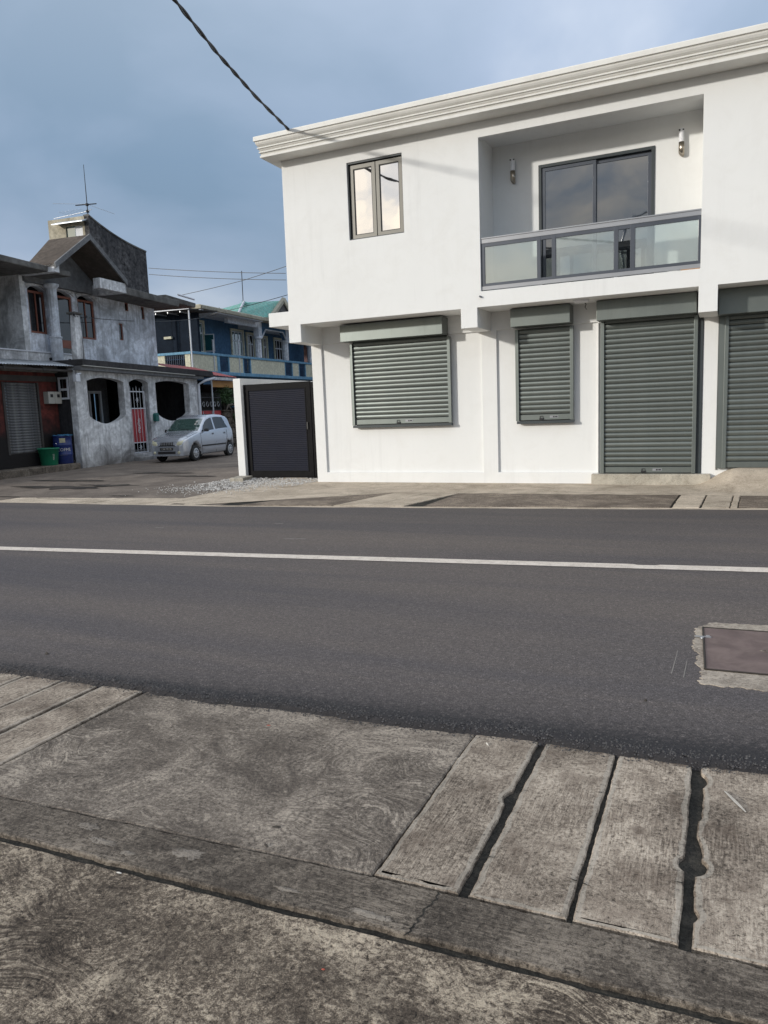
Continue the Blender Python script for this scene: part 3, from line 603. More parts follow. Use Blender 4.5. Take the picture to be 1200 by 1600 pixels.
# ------------------------------------------------------------------ the white corner building
YU, YL, YB = 13.55, 14.45, 14.50
wb = empty('white_building', (-8.2, 14.45, 0), label='new white two-storey corner building with grey roller shutters and balcony', category='building')
def wbo(o):  # parts are written in world coordinates
    o.parent = wb; o.matrix_parent_inverse = Matrix.Translation((8.2, -14.45, 0)); return o
def wbox(name, mat, *a, bev=0.0, **k): return wbo(box(name, mat, None, *a, bev=bev, **k))
XE = 5.5
WIN = (-6.72, -5.56, 4.91, 6.35)
OPN = (-4.07, -0.36, 3.68, 6.35)
def rect(x0, x1, z0, z1): return [(x0, z0), (x1, z0), (x1, z1), (x0, z1)]
outer = [(-8.22, 3.04), (-7.93, 3.04), (-7.93, 3.40), (-4.47, 3.40), (-4.47, 3.04), (-4.15, 3.04), (-4.15, 3.40), (-0.38, 3.40), (-0.38, 2.98), (-0.09, 2.98), (-0.09, 3.40), (XE, 3.40), (XE, 6.62), (-8.18, 6.62), (-8.2, 3.68), (-8.69, 3.68), (-8.69, 3.40), (-8.22, 3.40)]
wbo(MB().poly([outer, rect(*WIN), rect(*OPN)], YU, YU + 0.2).build('upper_wall', 'white', bev=0.006))
for a, b_, z0 in ((-8.22, -7.93, 3.04), (-4.47, -4.15, 3.04), (-0.38, -0.09, 2.98)):
    wbox('beam', 'white', a, b_, YU + 0.2, YL, z0, 3.40)
wbox('floor_slab', 'white', -8.22, XE, YU + 0.2, YB + 0.1, 3.40, 3.60)
wbox('cantilever_stub', 'white', -8.69, -8.22, YU + 0.2, 14.35, 3.40, 3.68)
# lower wall: proud frame of columns and plinth round recessed panels
lo = rect(-8.22, XE, -0.05, 3.40)
wbo(MB().poly([lo, rect(-7.97, -4.36, 0.26, 3.05), rect(-4.05, -2.12, 0.26, 3.05), rect(-2.10, -0.31, 0.20, 3.03), rect(-0.07, 4.2, 0.30, 3.02)], YL, YB).build('lower_wall_frame', 'white', bev=0.006))
wbo(MB().poly([rect(-8.22, XE, -0.05, 3.40)], YB, YB + 0.2).build('lower_wall', 'white'))
wbox('side_wall', 'white', -8.2, -8.0, YU + 0.2, 22, 3.60, 6.62); wbox('side_wall', 'white', -8.2, -8.0, YB + 0.2, 22, -0.05, 3.40)
wbox('side_wall', 'white', XE - 0.2, XE, YB + 0.2, 22, -0.05, 6.62)
wbox('back_wall', 'white', -8.0, XE - 0.2, 21.8, 22, -0.05, 6.62)
wbox('roof_slab', 'cornice', -8.2, XE, YU, 22, 6.62, 6.90)
# balcony niche
YD = 14.45
dx0, dx1, dz0, dz1 = -3.19, -1.15, 3.60, 5.97
wbo(MB().poly([[(-4.25, 3.60), (dx0, 3.60), (dx0, dz1), (dx1, dz1), (dx1, 3.60), (-0.20, 3.60), (-0.20, 6.62), (-4.25, 6.62)]], YD, YD + 0.2).build('balcony_wall', 'white'))
wbox('balcony_side_wall', 'white', -4.25, -4.07, YU + 0.2, YD, 3.60, 6.43); wbox('balcony_side_wall', 'white', -0.36, -0.18, YU + 0.2, YD, 3.60, 6.43)
wbox('balcony_ceiling', 'white', -4.25, -0.18, YU + 0.2, YD, 6.43, 6.62)
wbox('room_backing', 'void', -3.3, -1.05, YD + 0.6, YD + 0.65, 3.60, 6.1)
# cornice
prof = [(0.0, 6.99), (0.50, 6.99), (0.505, 6.975), (0.505, 6.905), (0.475, 6.898), (0.470, 6.872), (0.452, 6.842), (0.430, 6.822), (0.405, 6.812), (0.405, 6.804), (0.440, 6.800), (0.440, 6.778), (0.418, 6.774), (0.405, 6.752), (0.385, 6.738), (0.385, 6.730), (0.412, 6.727), (0.412, 6.705), (0.386, 6.702), (0.372, 6.680), (0.366, 6.662), (0.392, 6.658), (0.392, 6.620), (0.0, 6.620)]
vs, n = [], len(prof)
for o, z in prof: vs.append((XE, YU - o, z))
for o, z in prof: vs.append((-8.19 - o * 0.6, YU - o, z))
for o, z in prof: vs.append((-8.19 - o * 0.6, 22.0, z))
fs = [(k * n + i, k * n + i + 1, (k + 1) * n + i + 1, (k + 1) * n + i) for k in range(2) for i in range(n - 1)]
wbo(MB().add(vs, fs).build('cornice', 'cornice'))

# casement window
win = wbo(MB().poly([rect(WIN[0] + .001, WIN[1] - .001, WIN[2] + .001, WIN[3] - .001), rect(WIN[0] + .02, WIN[1] - .012, WIN[2] + .02, WIN[3] - .03)], YU + 0.02, YU + 0.19).build('window', 'shutterdark'))
mid = (WIN[0] + WIN[1]) / 2
def wsub(mbx, name, mat, par, **k):
    o = mbx.build(name, mat, None, **k); o.parent = par; o.matrix_parent_inverse = Matrix.Identity(4); return o
for a, b_ in ((WIN[0] + .035, mid - .006), (mid + .006, WIN[1] - .02)):
    wsub(frame_mb(a, b_, WIN[2] + .02, WIN[3] - .045, .075, YU + 0.06, YU + 0.11), 'casement', 'alu', win, bev=0.004)
    wsub(frame_mb(a + .073, b_ - .073, WIN[2] + .093, WIN[3] - .118, .016, YU + 0.074, YU + 0.10), 'gasket', 'black', win)
    wsub(MB().box(a + .07, b_ - .07, YU + 0.085, YU + 0.093, WIN[2] + .09, WIN[3] - .115), 'pane', 'winglass', win)
wsub(MB().box(WIN[0] + .01, WIN[1] - .01, YU + 0.3, YU + 0.31, WIN[2], WIN[3]), 'room_backing', 'void', win)

# sliding door
door = wbo(frame_mb(dx0, dx1, dz0, dz1, 0.055, YD - 0.02, YD + 0.14).build('sliding_door', 'shutterdark', bev=0.003))
mdx = (dx0 + dx1) / 2 - 0.01
for a, b_, y in ((dx0 + .06, mdx + .03, YD + 0.005), (mdx - .03, dx1 - .06, YD + 0.055)):
    wsub(frame_mb(a, b_, dz0 + .05, dz1 - .06, .062, y, y + 0.035), 'sash', 'alugrey', door, bev=0.003)
    wsub(MB().box(a + .06, b_ - .06, y + .014, y + .02, dz0 + .11, dz1 - .12), 'pane', 'doorglass', door)

# balustrade
bal = wbo(MB().box(-4.07, -0.36, YU + 0.03, YU + 0.08, 4.525, 4.60).box(-4.07, -0.36, YU + 0.02, YU + 0.09, 4.602, 4.625).build('balustrade', 'alulight', bev=0.003))
wsub(MB().box(-4.06, -0.37, YU + 0.035, YU + 0.075, 4.462, 4.522), 'upper_rail', 'alugrey', bal)
wsub(MB().box(-4.07, -0.36, YU + 0.03, YU + 0.08, 3.70, 3.765), 'bottom_rail', 'alulight', bal)
wsub(MB().box(-4.06, -0.37, YU + 0.035, YU + 0.075, 3.768, 3.815), 'lower_rail', 'alugrey', bal)
for a, b_ in ((-4.07, -4.0), (-3.04, -2.975), (-2.78, -2.71), (-1.725, -1.655), (-1.46, -1.385), (-0.40, -0.36)):
    wsub(MB().box(a, b_, YU + 0.033, YU + 0.077, 3.768, 4.522), 'post', 'alugrey', bal, bev=0.002)
for a, b_ in ((-3.995, -3.045), (-2.705, -1.73), (-1.38, -0.405)):
    wsub(MB().box(a, b_, YU + 0.05, YU + 0.058, 3.816, 4.461), 'glass_panel', 'balglass', bal)
MT['ochre'] = smooth('ochre_wood', (0.42, 0.24, 0.12), 0.6, var=0.15)
wsub(MB().box(-0.66, -0.37, YU + 0.028, YU + 0.05, 3.683, 3.699), 'wood_packer', 'ochre', bal)
for xx in (-3.0, -1.72): wsub(MB().box(xx, xx + .05, YU + 0.04, YU + 0.07, 3.60, 3.70), 'foot', 'alulight', bal)

# wall lamps
for xx in (-3.66, -0.72):
    l = wbo(MB().lathe([(0.0, 6.150), (0.040, 6.150), (0.042, 6.142), (0.042, 5.935), (0.0, 5.935)], 20, (xx, YD - 0.075, 0)).build('wall_lamp', 'opal', sm=False))
    st = MB(); n = 20; vs = []
    for zfun in (lambda a: 5.934, lambda a: 5.75 + 0.05 * math.cos(a)):
        for k in range(n): a = 2 * math.pi * k / n; vs.append((xx + 0.046 * math.cos(a), YD - 0.075 - 0.046 * math.sin(a), zfun(a - 2.2)))
    st.add(vs, [(k, (k + 1) % n, n + (k + 1) % n, n + k) for k in range(n)] + [tuple(range(n)), tuple(range(n, 2 * n))])
    wsub(st, 'steel_sleeve', 'chrome', l, sm=True); wsub(MB().box(xx - .03, xx + .03, YD - .04, YD, 5.84, 6.02), 'bracket', 'alulight', l)
    wsub(MB().box(xx - .044, xx - .02, YD - .121, YD - .1, 6.112, 6.134), 'cap_screw', 'black', l); wsub(MB().box(xx + .015, xx + .04, YD - .115, YD - .09, 6.112, 6.134), 'cap_screw', 'black', l)
# overflow pipe and soffit lamp
wbo(MB().tube([(-4.08, YU - 0.05, 3.585), (-4.08, YU + 0.01, 3.585)], 0.017, 12).build('overflow_pipe', 'alugrey'))
sl_ = wbo(MB().lathe([(0.0, -0.045), (0.11, -0.045), (0.135, -0.03), (0.14, 0.0)], 28, (-2.32, 13.88, 3.398)).build('soffit_lamp', 'opal', sm=True))
wsub(MB().tube([(-2.28, 13.95, 3.37), (-2.25, 13.97, 3.33), (-2.27, 13.98, 3.28), (-2.24, 13.96, 3.24)], 0.008, 6), 'loose_cable', 'black', sl_)

# roller shutters: curved slats share one mesh per width
def slat_mesh(w, pitch):
    mb = MB(); pr = [(0.0, 0.0), (-0.009, 0.012), (-0.016, pitch * .35), (-0.018, pitch * .55), (-0.014, pitch * .8), (-0.004, pitch * .93), (0.004, pitch * .99)]
    vs = [(0, y, z) for y, z in pr] + [(w, y, z) for y, z in pr]; k = len(pr)
    return mb.add(vs, [(i, k + i, k + i + 1, i + 1) for i in range(k - 1)]).mesh('slat', 'shutter', sm=False)
def shutter(label, gx0, gx1, z0, zt, bx0, bx1, bz0, bz1, lock=True, sill=True, gy=14.375, cy=14.43):
    root = wbo(MB().box(bx0, bx1, 14.09, 14.445, bz0, bz1).build('roller_shutter', 'shutter', bev=0.006)); root['label'] = label
    root.data.name = 'shutter_box'
    def sub(m_, name, mat='shutter', **k): return wsub(m_, name, mat, root, **k)
    sub(MB().box(gx0, gx0 + .065, gy, 14.448, z0 - .0, zt), 'guide_rail', bev=0.004)
    sub(MB().box(gx1 - .065, gx1, gy, 14.448, z0 - .0, zt), 'guide_rail', bev=0.004)
    sub(MB().box(gx0 + .066, gx1 - .066, 14.446, 14.4485, z0, zt), 'backing', 'shutterdark')
    bar = 0.115; pitch = 0.0905
    n = int((zt + .05 - z0 - bar) / pitch) + 1
    me = slat_mesh(gx1 - gx0 - .134, pitch)
    for i in range(n):
        z = z0 + bar + 0.012 + i * pitch
        if z + pitch > bz0 + 0.06: break
        o = inst('slat', me, root, (gx0 + .067, cy + random.uniform(-.003, .002), z + random.uniform(-.002, .002)), (random.uniform(-.04, .04), random.uniform(-.0012, .0012), 0)); o.matrix_parent_inverse = Matrix.Identity(4)
    sub(MB().box(gx0 + .067, gx1 - .067, cy - .018, cy + .010, z0 + .012, z0 + bar), 'bottom_bar', bev=0.003)
    xm = (gx0 + gx1) / 2
    if lock:
        sub(MB().box(xm - .10, xm - .02, cy - .036, cy - .019, z0 + .018, z0 + .05).tube([(xm - .09, cy - .03, z0 + .05), (xm - .085, cy - .03, z0 + .085), (xm - .035, cy - .03, z0 + .085), (xm - .03, cy - .03, z0 + .05)], .006, 6), 'lock', 'black')
        sub(MB().box(xm + .10, xm + .26, cy - .021, cy - .0185, z0 + .045, z0 + .09), 'maker_label', 'alulight')
        sub(MB().box(xm + .16, xm + .19, cy - .0225, cy - .0212, z0 + .053, z0 + .08).box(xm + .20, xm + .245, cy - .0225, cy - .0212, z0 + .055, z0 + .078), 'label_print', 'black')
    if sill: sub(MB().box(gx0 + .02, gx1 + .01, gy - .02, 14.448, z0 - .055, z0 - .004), 'sill', 'shutterdark', bev=0.003)
    return root
shutter('wide window shutter at the left end of the ground floor', -7.25, -4.99, 1.28, 3.00, -7.31, -5.04, 3.03, 3.372)
shutter('narrow window shutter in the middle of the ground floor', -3.66, -2.55, 1.27, 3.02, -3.67, -2.56, 3.05, 3.385)
shutter('door-height shutter above the concrete step', -2.055, -0.40, 0.245, 3.03, -2.09, -0.42, 3.04, 3.388, sill=False)
shutter('door shutter cut off by the right edge of the picture', 0.03, 3.6, 0.335, 3.03, -0.08, 3.8, 2.97, 3.392, sill=False, lock=False)
wbox('jamb_board', 'shutterdark', -0.395, -0.315, 14.43, 14.447, 0.245, 3.02)
wbox('jamb_board', 'shutter', -0.065, 0.028, 14.41, 14.447, 0.335, 2.965)

st = slab('door_step', 'step', None, [(-2.21, 14.31), (-0.15, 14.31), (-0.15, 14.449), (-2.21, 14.449)], 0.0, 0.238, 0.06, 0.006, 71.0, rim=0.012)
wbo(st)

# side boundary wall, gate, block, gravel
slab_w = MB(); slab_w.hexa([(-10.87, 15.18, -.02), (-10.66, 15.18, -.02), (-10.66, 24, -.02), (-10.87, 24, -.02)], [(-10.87, 15.18, 2.475), (-10.66, 15.18, 2.475), (-10.66, 24, 2.475), (-10.87, 24, 2.475)])
slab_w.build('boundary_wall', 'white', bev=0.008, label='white boundary wall running back from the black gate', category='wall')
g = empty('yard_gate', (-9.7, 15.3, 0.05), label='black sheet metal gate between the white pillar and the building', category='gate')
gf = frame_mb(-0.955, 0.92, 0.03, 2.27, 0.135, -0.02, 0.03); gf.box(0.93, 1.5, -0.01, 0.03, -0.02, 2.25)
gf.build('frame', 'gateframe', g, bev=0.004)
frame_mb(-0.83, 0.79, 0.15, 2.14, 0.02, -0.028, -0.018).build('trim', 'gateframe', g)
pr, n = [], 44
mb = MB(); vs = []
for i in range(n):
    z = 0.165 + i * (1.98 / n); p_ = 1.98 / n
    for dy, dz in ((0, 0.0), (-.009, p_ * .18), (-.009, p_ * .72), (0, p_ * .9)): vs.append((dy, z + dz))
m_ = len(vs)
mb.add([(-0.83, y, z) for y, z in vs] + [(0.79, y, z) for y, z in vs], [(i, m_ + i, m_ + i + 1, i + 1) for i in range(m_ - 1)])
mb.build('ribbed_panel', 'gatepanel', g, kind='stuff')
MB().box(0.80, 0.83, -0.05, -0.02, 1.16, 1.32).lathe([(0.0, -.09), (0.02, -.09), (0.02, -.02)], 10, (0.815, -0.01, 1.24), axis='z').build('latch', 'black', g)
MB().box(-0.95, 1.4, -0.01, 0.05, -0.045, 0.03).build('threshold', 'gateframe', g)
slab('concrete_block', 'step', None, [(-10.55, 14.35), (-10.22, 14.42), (-10.33, 14.98), (-10.72, 14.92)], 0.0, 0.13, 0.05, 0.012, 91, rim=0.015, label='small rough concrete block at the foot of the white pillar', category='concrete block')
mb = MB(); random.seed(3)
for i in range(4600):
    if i < 3000: x = random.uniform(-11.0, -8.3); y = random.uniform(13.9, 15.25) - abs(random.gauss(0, .2))
    else: x = random.gauss(-10.0, 0.6); y = random.gauss(13.2, 0.45)
    if y > 15.25: continue
    r = random.choice((.006, .009, .012, .016, .022)) * random.uniform(.7, 1.2)
    vs = [(x + dx_ * r * random.uniform(.7, 1.2), y + dy_ * r * random.uniform(.7, 1.2), gz(x, y) + 0.006 + r * .5 + dz_ * r * .6) for dx_, dy_, dz_ in ((1, 0, 0), (0, 1, 0), (-1, 0, 0), (0, -1, 0), (0, 0, 1), (0, 0, -1))]
    mb.add(vs, [(0, 1, 4), (1, 2, 4), (2, 3, 4), (3, 0, 4), (1, 0, 5), (2, 1, 5), (3, 2, 5), (0, 3, 5)])
mb.build('gravel', 'gravel', fix=False, kind='stuff', label='loose grey gravel spread in front of the black gate', category='gravel')

# ------------------------------------------------------------------ grey house along the side street (local x = along the street, y = into the house)
random.seed(11)
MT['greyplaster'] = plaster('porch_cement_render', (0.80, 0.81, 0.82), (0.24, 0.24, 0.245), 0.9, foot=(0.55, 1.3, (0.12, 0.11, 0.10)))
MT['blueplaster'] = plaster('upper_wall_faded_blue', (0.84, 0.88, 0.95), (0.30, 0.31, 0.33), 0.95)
MT['darkplaster'] = plaster('sooty_and_shaded_wall', (0.045, 0.045, 0.048), (0.016, 0.016, 0.017), 0.8)  # soot, and also painted-in shade on the inner porch end wall
MT['tower'] = plaster('tower_mouldy_shaded_cement', (0.13, 0.125, 0.125), (0.045, 0.045, 0.048), 0.9, fine=0.35)  # mould plus the shade of the street side, put into the colour
MT['towerlit'] = plaster('tower_front_sunlit_render', (0.50, 0.46, 0.36), (0.22, 0.19, 0.14), 0.7, streak=False)  # sunlit tone of the front face put into the colour
MT['roofedge'] = plaster('roof_slab_concrete', (0.17, 0.165, 0.155), (0.05, 0.048, 0.045), 0.8, streak=False)
MT['fascia'] = plaster('porch_fascia_dark', (0.060, 0.058, 0.060), (0.03, 0.03, 0.03), 0.6, streak=False)
MT['rooftop'] = plaster('gable_roof_felt', (0.115, 0.095, 0.08), (0.06, 0.05, 0.042), 0.8, streak=False)
MT['soffit'] = plaster('soffit_grey', (0.20, 0.205, 0.21), (0.10, 0.10, 0.105), 0.6, streak=False)
MT['pillar'] = plaster('white_fluted_column', (0.78, 0.82, 0.88), (0.35, 0.36, 0.37), 0.6)
MT['darkin'] = plaster('porch_inner_wall', (0.11, 0.11, 0.115), (0.06, 0.06, 0.062), 0.6)  # darkened in the colour for the shade inside the porch
MT['brownwood'] = smooth('brown_window_frame', (0.23, 0.085, 0.055), 0.6, var=0.15, nscale=6)
MT['redshop'] = plaster('red_shop_paint', (0.17, 0.045, 0.038), (0.03, 0.018, 0.017), 0.9, foot=(1.75, 1.6, (0.022, 0.020, 0.020)))
MT['oldshutter'] = smooth('old_shop_shutter', (0.05, 0.052, 0.055), 0.6, var=0.3, nscale=4, dirt=(0.20, 0.20, 0.20), dirtamt=0.8)
MT['tin'] = smooth('corrugated_tin', (0.52, 0.56, 0.60), 0.4, metal=0.4, var=0.1, dirt=(0.2, 0.19, 0.18), dirtamt=0.5)
MT['tindark'] = smooth('roof_timber', (0.05, 0.045, 0.042), 0.8, var=0.3)
MT['whitemetal'] = smooth('white_painted_metal', (0.62, 0.64, 0.68), 0.5, var=0.08)
MT['redgate'] = smooth('red_gate_sheet', (0.36, 0.030, 0.035), 0.5, var=0.12)
MT['meter'] = smooth('meter_box_plastic', (0.42, 0.41, 0.37), 0.5, var=0.08)
MT['blue_drum'] = smooth('blue_plastic', (0.016, 0.032, 0.15), 0.25, var=0.15, dirt=(0.05, 0.055, 0.09), dirtamt=0.4)
MT['green_tub'] = smooth('green_plastic', (0.012, 0.19, 0.10), 0.4, var=0.1)
MT['mailgreen'] = smooth('mailbox_green', (0.012, 0.12, 0.105), 0.45, var=0.15)
MT['labelyel'] = smooth('old_label', (0.45, 0.42, 0.28), 0.6, var=0.2, nscale=30)
MT['cloth'] = smooth('blue_cloth', (0.03, 0.14, 0.26), 0.8, var=0.3, nscale=15)
MT['galv'] = smooth('galvanised_pipe', (0.55, 0.57, 0.60), 0.4, metal=0.5)

GA = math.atan2(1.0, -0.12)
gh = empty('grey_house', (-18.93, 17.9, 0.06), GA, label='weathered grey two-storey house with arched porch and gable on the side street', category='house')
def at(root, x, y, z): return root.matrix_basis @ Vector((x, y, z)) if False else (Matrix.Translation(root.location) @ Matrix.Rotation(root.rotation_euler.z, 4, 'Z')) @ Vector((x, y, z))
def arc(x0, x1, z0, h, n=8, skip=False):
    return [(x0 + (x1 - x0) * i / n, z0 + h * math.sin(math.pi * i / n) ** 0.8) for i in range(n + 1)]
zo = -0.06
def scoop(x0, x1, zt, hp, zs, zb):
    n = 14
    top = arc(x1, x0, zt, hp)
    bot = [(x0 + (x1 - x0) * i / n, zs - (zs - zb) * math.sin(math.pi * i / n) ** 0.75) for i in range(n + 1)]
    return [(p[0], p[1] + zo) for p in top + bot]
porch = MB().poly([rect(0, 7.32, -0.15, 3.24), scoop(0.55, 2.46, 2.90, 0.13, 1.76, 1.47), [(p[0], p[1] + zo) for p in arc(3.90, 2.77, 2.90, 0.13) + [(2.77, 0.34), (3.90, 0.34)]], scoop(4.36, 6.66, 2.92, 0.10, 1.78, 1.46)], 0, 0.26)
porch.build('porch_wall', 'greyplaster', gh, bev=0.012)
MB().box(0.0, 7.3, 0.27, 3.6, -0.1, 0.28).build('porch_floor', 'greyplaster', gh)
MB().box(2.70, 3.98, -0.32, -0.002, -0.1, 0.17).build('doorstep', 'greyplaster', gh, bev=0.01)
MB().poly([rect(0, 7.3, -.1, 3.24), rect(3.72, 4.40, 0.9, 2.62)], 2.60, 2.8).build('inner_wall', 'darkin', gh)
frame_mb(3.68, 4.42, 0.86, 2.66, 0.10, 2.50, 2.58).build('inner_window', 'whitemetal', gh)
MB().box(3.7, 4.4, 2.84, 2.86, 0.9, 2.62).build('window_void', 'void', gh)
MB().box(4.9, 7.3, 2.3, 2.58, 0.2, 3.1).build('porch_shade_panel', 'void', gh)  # added black panel in place of the deep shade behind the last arch
# side wall of the porch facing the main road, with its window
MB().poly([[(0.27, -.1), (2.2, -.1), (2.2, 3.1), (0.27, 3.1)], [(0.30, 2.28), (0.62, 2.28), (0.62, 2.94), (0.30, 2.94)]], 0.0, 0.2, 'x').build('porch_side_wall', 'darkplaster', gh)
mb = MB()
for a, b_, c_, d_ in ((0.27, 0.65, 2.90, 2.96), (0.27, 0.65, 2.25, 2.31), (0.27, 0.32, 2.31, 2.90), (0.60, 0.65, 2.31, 2.90), (0.32, 0.60, 2.53, 2.60)): mb.box(-0.03, 0.01, a, b_, c_, d_)
mb.build('side_window', 'whitemetal', gh); MB().box(0.06, 0.07, 0.30, 0.62, 2.28, 2.94).build('side_pane', 'darkglass', gh)
MB().box(7.05, 7.3, 0.27, 0.40, 0, 3.2).build('porch_side_wall', 'greyplaster', gh); MB().box(7.06, 7.29, 0.41, 2.6, 0, 3.2).build('porch_side_wall', 'darkplaster', gh)  # inner length made near-black to imitate shade seen through the arch
# porch roof slab with dark fascia
MB().hexa([(0.0, -0.35, 3.31), (8.15, -0.35, 3.16), (8.15, 3.0, 3.20), (0.0, 3.0, 3.31)], [(0.0, -0.35, 3.50), (8.0, -0.35, 3.40), (8.0, 3.0, 3.45), (0.0, 3.0, 3.50)]).build('porch_roof', 'fascia', gh, bev=0.02)
MB().hexa([(0.02, -0.37, 3.285), (6.6, -0.37, 3.175), (6.6, -0.30, 3.175), (0.02, -0.30, 3.285)], [(0.02, -0.37, 3.31), (6.6, -0.37, 3.20), (6.6, -0.30, 3.20), (0.02, -0.30, 3.31)]).build('roof_trim', 'meter', gh)
MB().hexa([(0.0, -0.28, 3.16), (7.4, -0.28, 3.06), (7.4, 0.3, 3.06), (0.0, 0.3, 3.16)], [(0.0, -0.28, 3.30), (7.4, -0.28, 3.17), (7.4, 0.3, 3.19), (0.0, 0.3, 3.30)]).build('roof_beam', 'soffit', gh)
MB().tube([(7.30, -0.06, -0.05), (7.30, -0.06, 2.85), (7.55, -0.25, 3.02), (8.1, -0.35, 3.12)], 0.055, 8).build('downpipe', 'whitemetal', gh)
# upper storey
UW = 1.5
def win_arch(x0, x1, z0, z1, h): return [(p[0], p[1] + zo) for p in arc(x1, x0, z1, h) + [(x0, z0), (x1, z0)]]
MB().poly([rect(-0.28, 6.88, 3.2, 6.3), win_arch(-0.02, 0.74, 4.50, 5.88, .14), win_arch(1.04, 2.03, 3.55, 5.88, .15), win_arch(2.30, 3.18, 4.50, 5.86, .16), rect(4.97, 5.2, 5.68, 5.99), rect(6.0, 6.2, 5.47, 5.96), rect(4.50, 4.74, 4.54, 5.17)], UW, UW + .22).build('upper_wall', 'blueplaster', gh, bev=0.01)
MB().box(-0.28, 6.88, UW + .45, UW + .5, 3.4, 6.2).build('upper_rooms_void', 'void', gh)
MB().box(6.66, 6.88, UW + .22, 9, 3.2, 6.3).build('upper_end_wall', 'blueplaster', gh)
for x0, x1, z0, z1, nm in ((-0.02, 0.74, 4.44, 5.80, 'window'), (1.04, 2.03, 3.49, 5.80, 'balcony_door'), (2.30, 3.18, 4.44, 5.80, 'window')):
    w = frame_mb(x0, x1, z0, z1, 0.07, UW + .05, UW + .12); 
    if nm == 'balcony_door': w.box(x0 + .07, x1 - .07, UW + .06, UW + .11, 4.05, 4.32)
    w = w.build(nm, 'brownwood', gh)
    if nm == 'window':
        MB().box((x0 + x1) / 2 - .02, (x0 + x1) / 2 + .02, UW + .055, UW + .115, z0 + .07, z1 - .07).build('mullion', 'brownwood', w)
    MB().box(x0 + .06, x1 - .06, UW + .085, UW + .095, z0 + .06, z1 - .06).build('pane', 'darkglass', w)
for x0, x1, z0, z1 in ((4.97, 5.2, 5.68, 5.99), (6.0, 6.2, 5.47, 5.96), (4.50, 4.74, 4.54, 5.17)):
    w = frame_mb(x0 + .002, x1 - .002, z0 + .002, z1 - .002, 0.035, UW + .03, UW + .10).build('small_window', 'brownwood', gh)
    MB().box(x0 + .03, x1 - .03, UW + .06, UW + .065, z0 + .03, z1 - .03).build('pane', 'darkglass', w)
# raised plaster bands round the arches
for x0, x1, z1, h in ((-0.02, 0.74, 5.88, .14), (1.04, 2.03, 5.88, .15), (2.30, 3.18, 5.86, .16)):
    mb = MB(); pts = [(p[0], UW - .02, p[1] + zo + .07) for p in arc(x0 - .07, x1 + .07, z1, h, 12)]; mb.tube(pts, 0.07, 6); mb.build('arch_band', 'greyplaster', gh)
# fluted column
mb = MB(); n = 40; vs = []
for z, sc_ in ((3.5, 1.15), (4.28, 1.15)): vs += [(0.165 * sc_ * math.cos(2 * math.pi * k / n), 0.165 * sc_ * math.sin(2 * math.pi * k / n), z) for k in range(n)]
for z in (4.36, 5.9): vs += [((0.158 + 0.012 * math.cos(12 * 2 * math.pi * k / n)) * math.cos(2 * math.pi * k / n), (0.158 + 0.012 * math.cos(12 * 2 * math.pi * k / n)) * math.sin(2 * math.pi * k / n), z) for k in range(n)]
for r in (0, 1, 2): mb_f = [(r * n + k, r * n + (k + 1) % n, (r + 1) * n + (k + 1) % n, (r + 1) * n + k) for k in range(n)]; mb.f += mb_f; mb.mi += [0] * n
mb.v = [(x + 0.74, y + 1.22, z) for x, y, z in vs]
mb.lathe([(0.19, 0), (0.215, .02), (0.215, .05), (0.19, .07)], 24, (0.74, 1.22, 4.28)); mb.lathe([(0.16, 0), (0.24, .09), (0.25, .16), (0, .16)], 24, (0.74, 1.22, 5.88))
mb.build('column', 'pillar', gh, sm=True)
# recessed left bay, balcony parapet, roof slabs
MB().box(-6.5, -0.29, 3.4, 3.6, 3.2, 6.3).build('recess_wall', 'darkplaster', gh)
MB().box(-0.50, -0.285, 1.35, 3.4, 3.2, 6.2).build('recess_return', 'greyplaster', gh)
MB().hexa([(-6.5, 1.52, 3.42), (1.95, 1.52, 3.42), (1.95, 1.36, 3.42), (-6.5, 1.36, 3.42)][::-1], [(-6.5, 1.52, 3.86), (1.95, 1.52, 3.80), (1.95, 1.36, 3.80), (-6.5, 1.36, 3.86)][::-1]).build('balcony_parapet', 'greyplaster', gh)
MB().box(-6.5, 1.97, 1.33, 1.50, 3.805, 3.845).build('parapet_cap', 'whitemetal', gh); 
for xx in (0.55, 1.45): MB().tube([(xx, 1.30, 3.62), (xx, 1.37, 3.62)], 0.045, 10).build('drain_hole', 'black', gh)
MB().box(-6.5, 7.0, 1.4, 9, 3.18, 3.42).build('first_floor_slab', 'roofedge', gh)
MB().hexa([(-7, 0.25, 6.20), (0.56, 0.25, 6.16), (0.56, 6, 6.22), (-7, 6, 6.22)], [(-7, 0.25, 6.42), (0.60, 0.25, 6.33), (0.60, 6, 6.5), (-7, 6, 6.5)]).build('roof_slab', 'roofedge', gh, bev=0.03)
MB().hexa([(2.9, 0.3, 6.00), (6.85, 0.3, 5.95), (6.85, 6, 6.02), (2.9, 6, 6.05)], [(2.9, 0.3, 6.27), (6.95, 0.3, 6.20), (6.95, 6, 6.32), (2.9, 6, 6.35)]).build('roof_slab', 'roofedge', gh, bev=0.03)
MB().hexa([(6.9, 0.9, 6.26), (9.1, 0.9, 6.22), (9.1, 6, 6.25), (6.9, 6, 6.28)], [(6.9, 0.9, 6.50), (9.15, 0.9, 6.42), (9.15, 6, 6.5), (6.9, 6, 6.52)]).build('roof_slab', 'roofedge', gh, bev=0.03)
MB().tube([(7.0, 0.4, 6.46), (8.2, 0.4, 6.42)], 0.04, 6).build('white_pipe', 'whitemetal', gh)
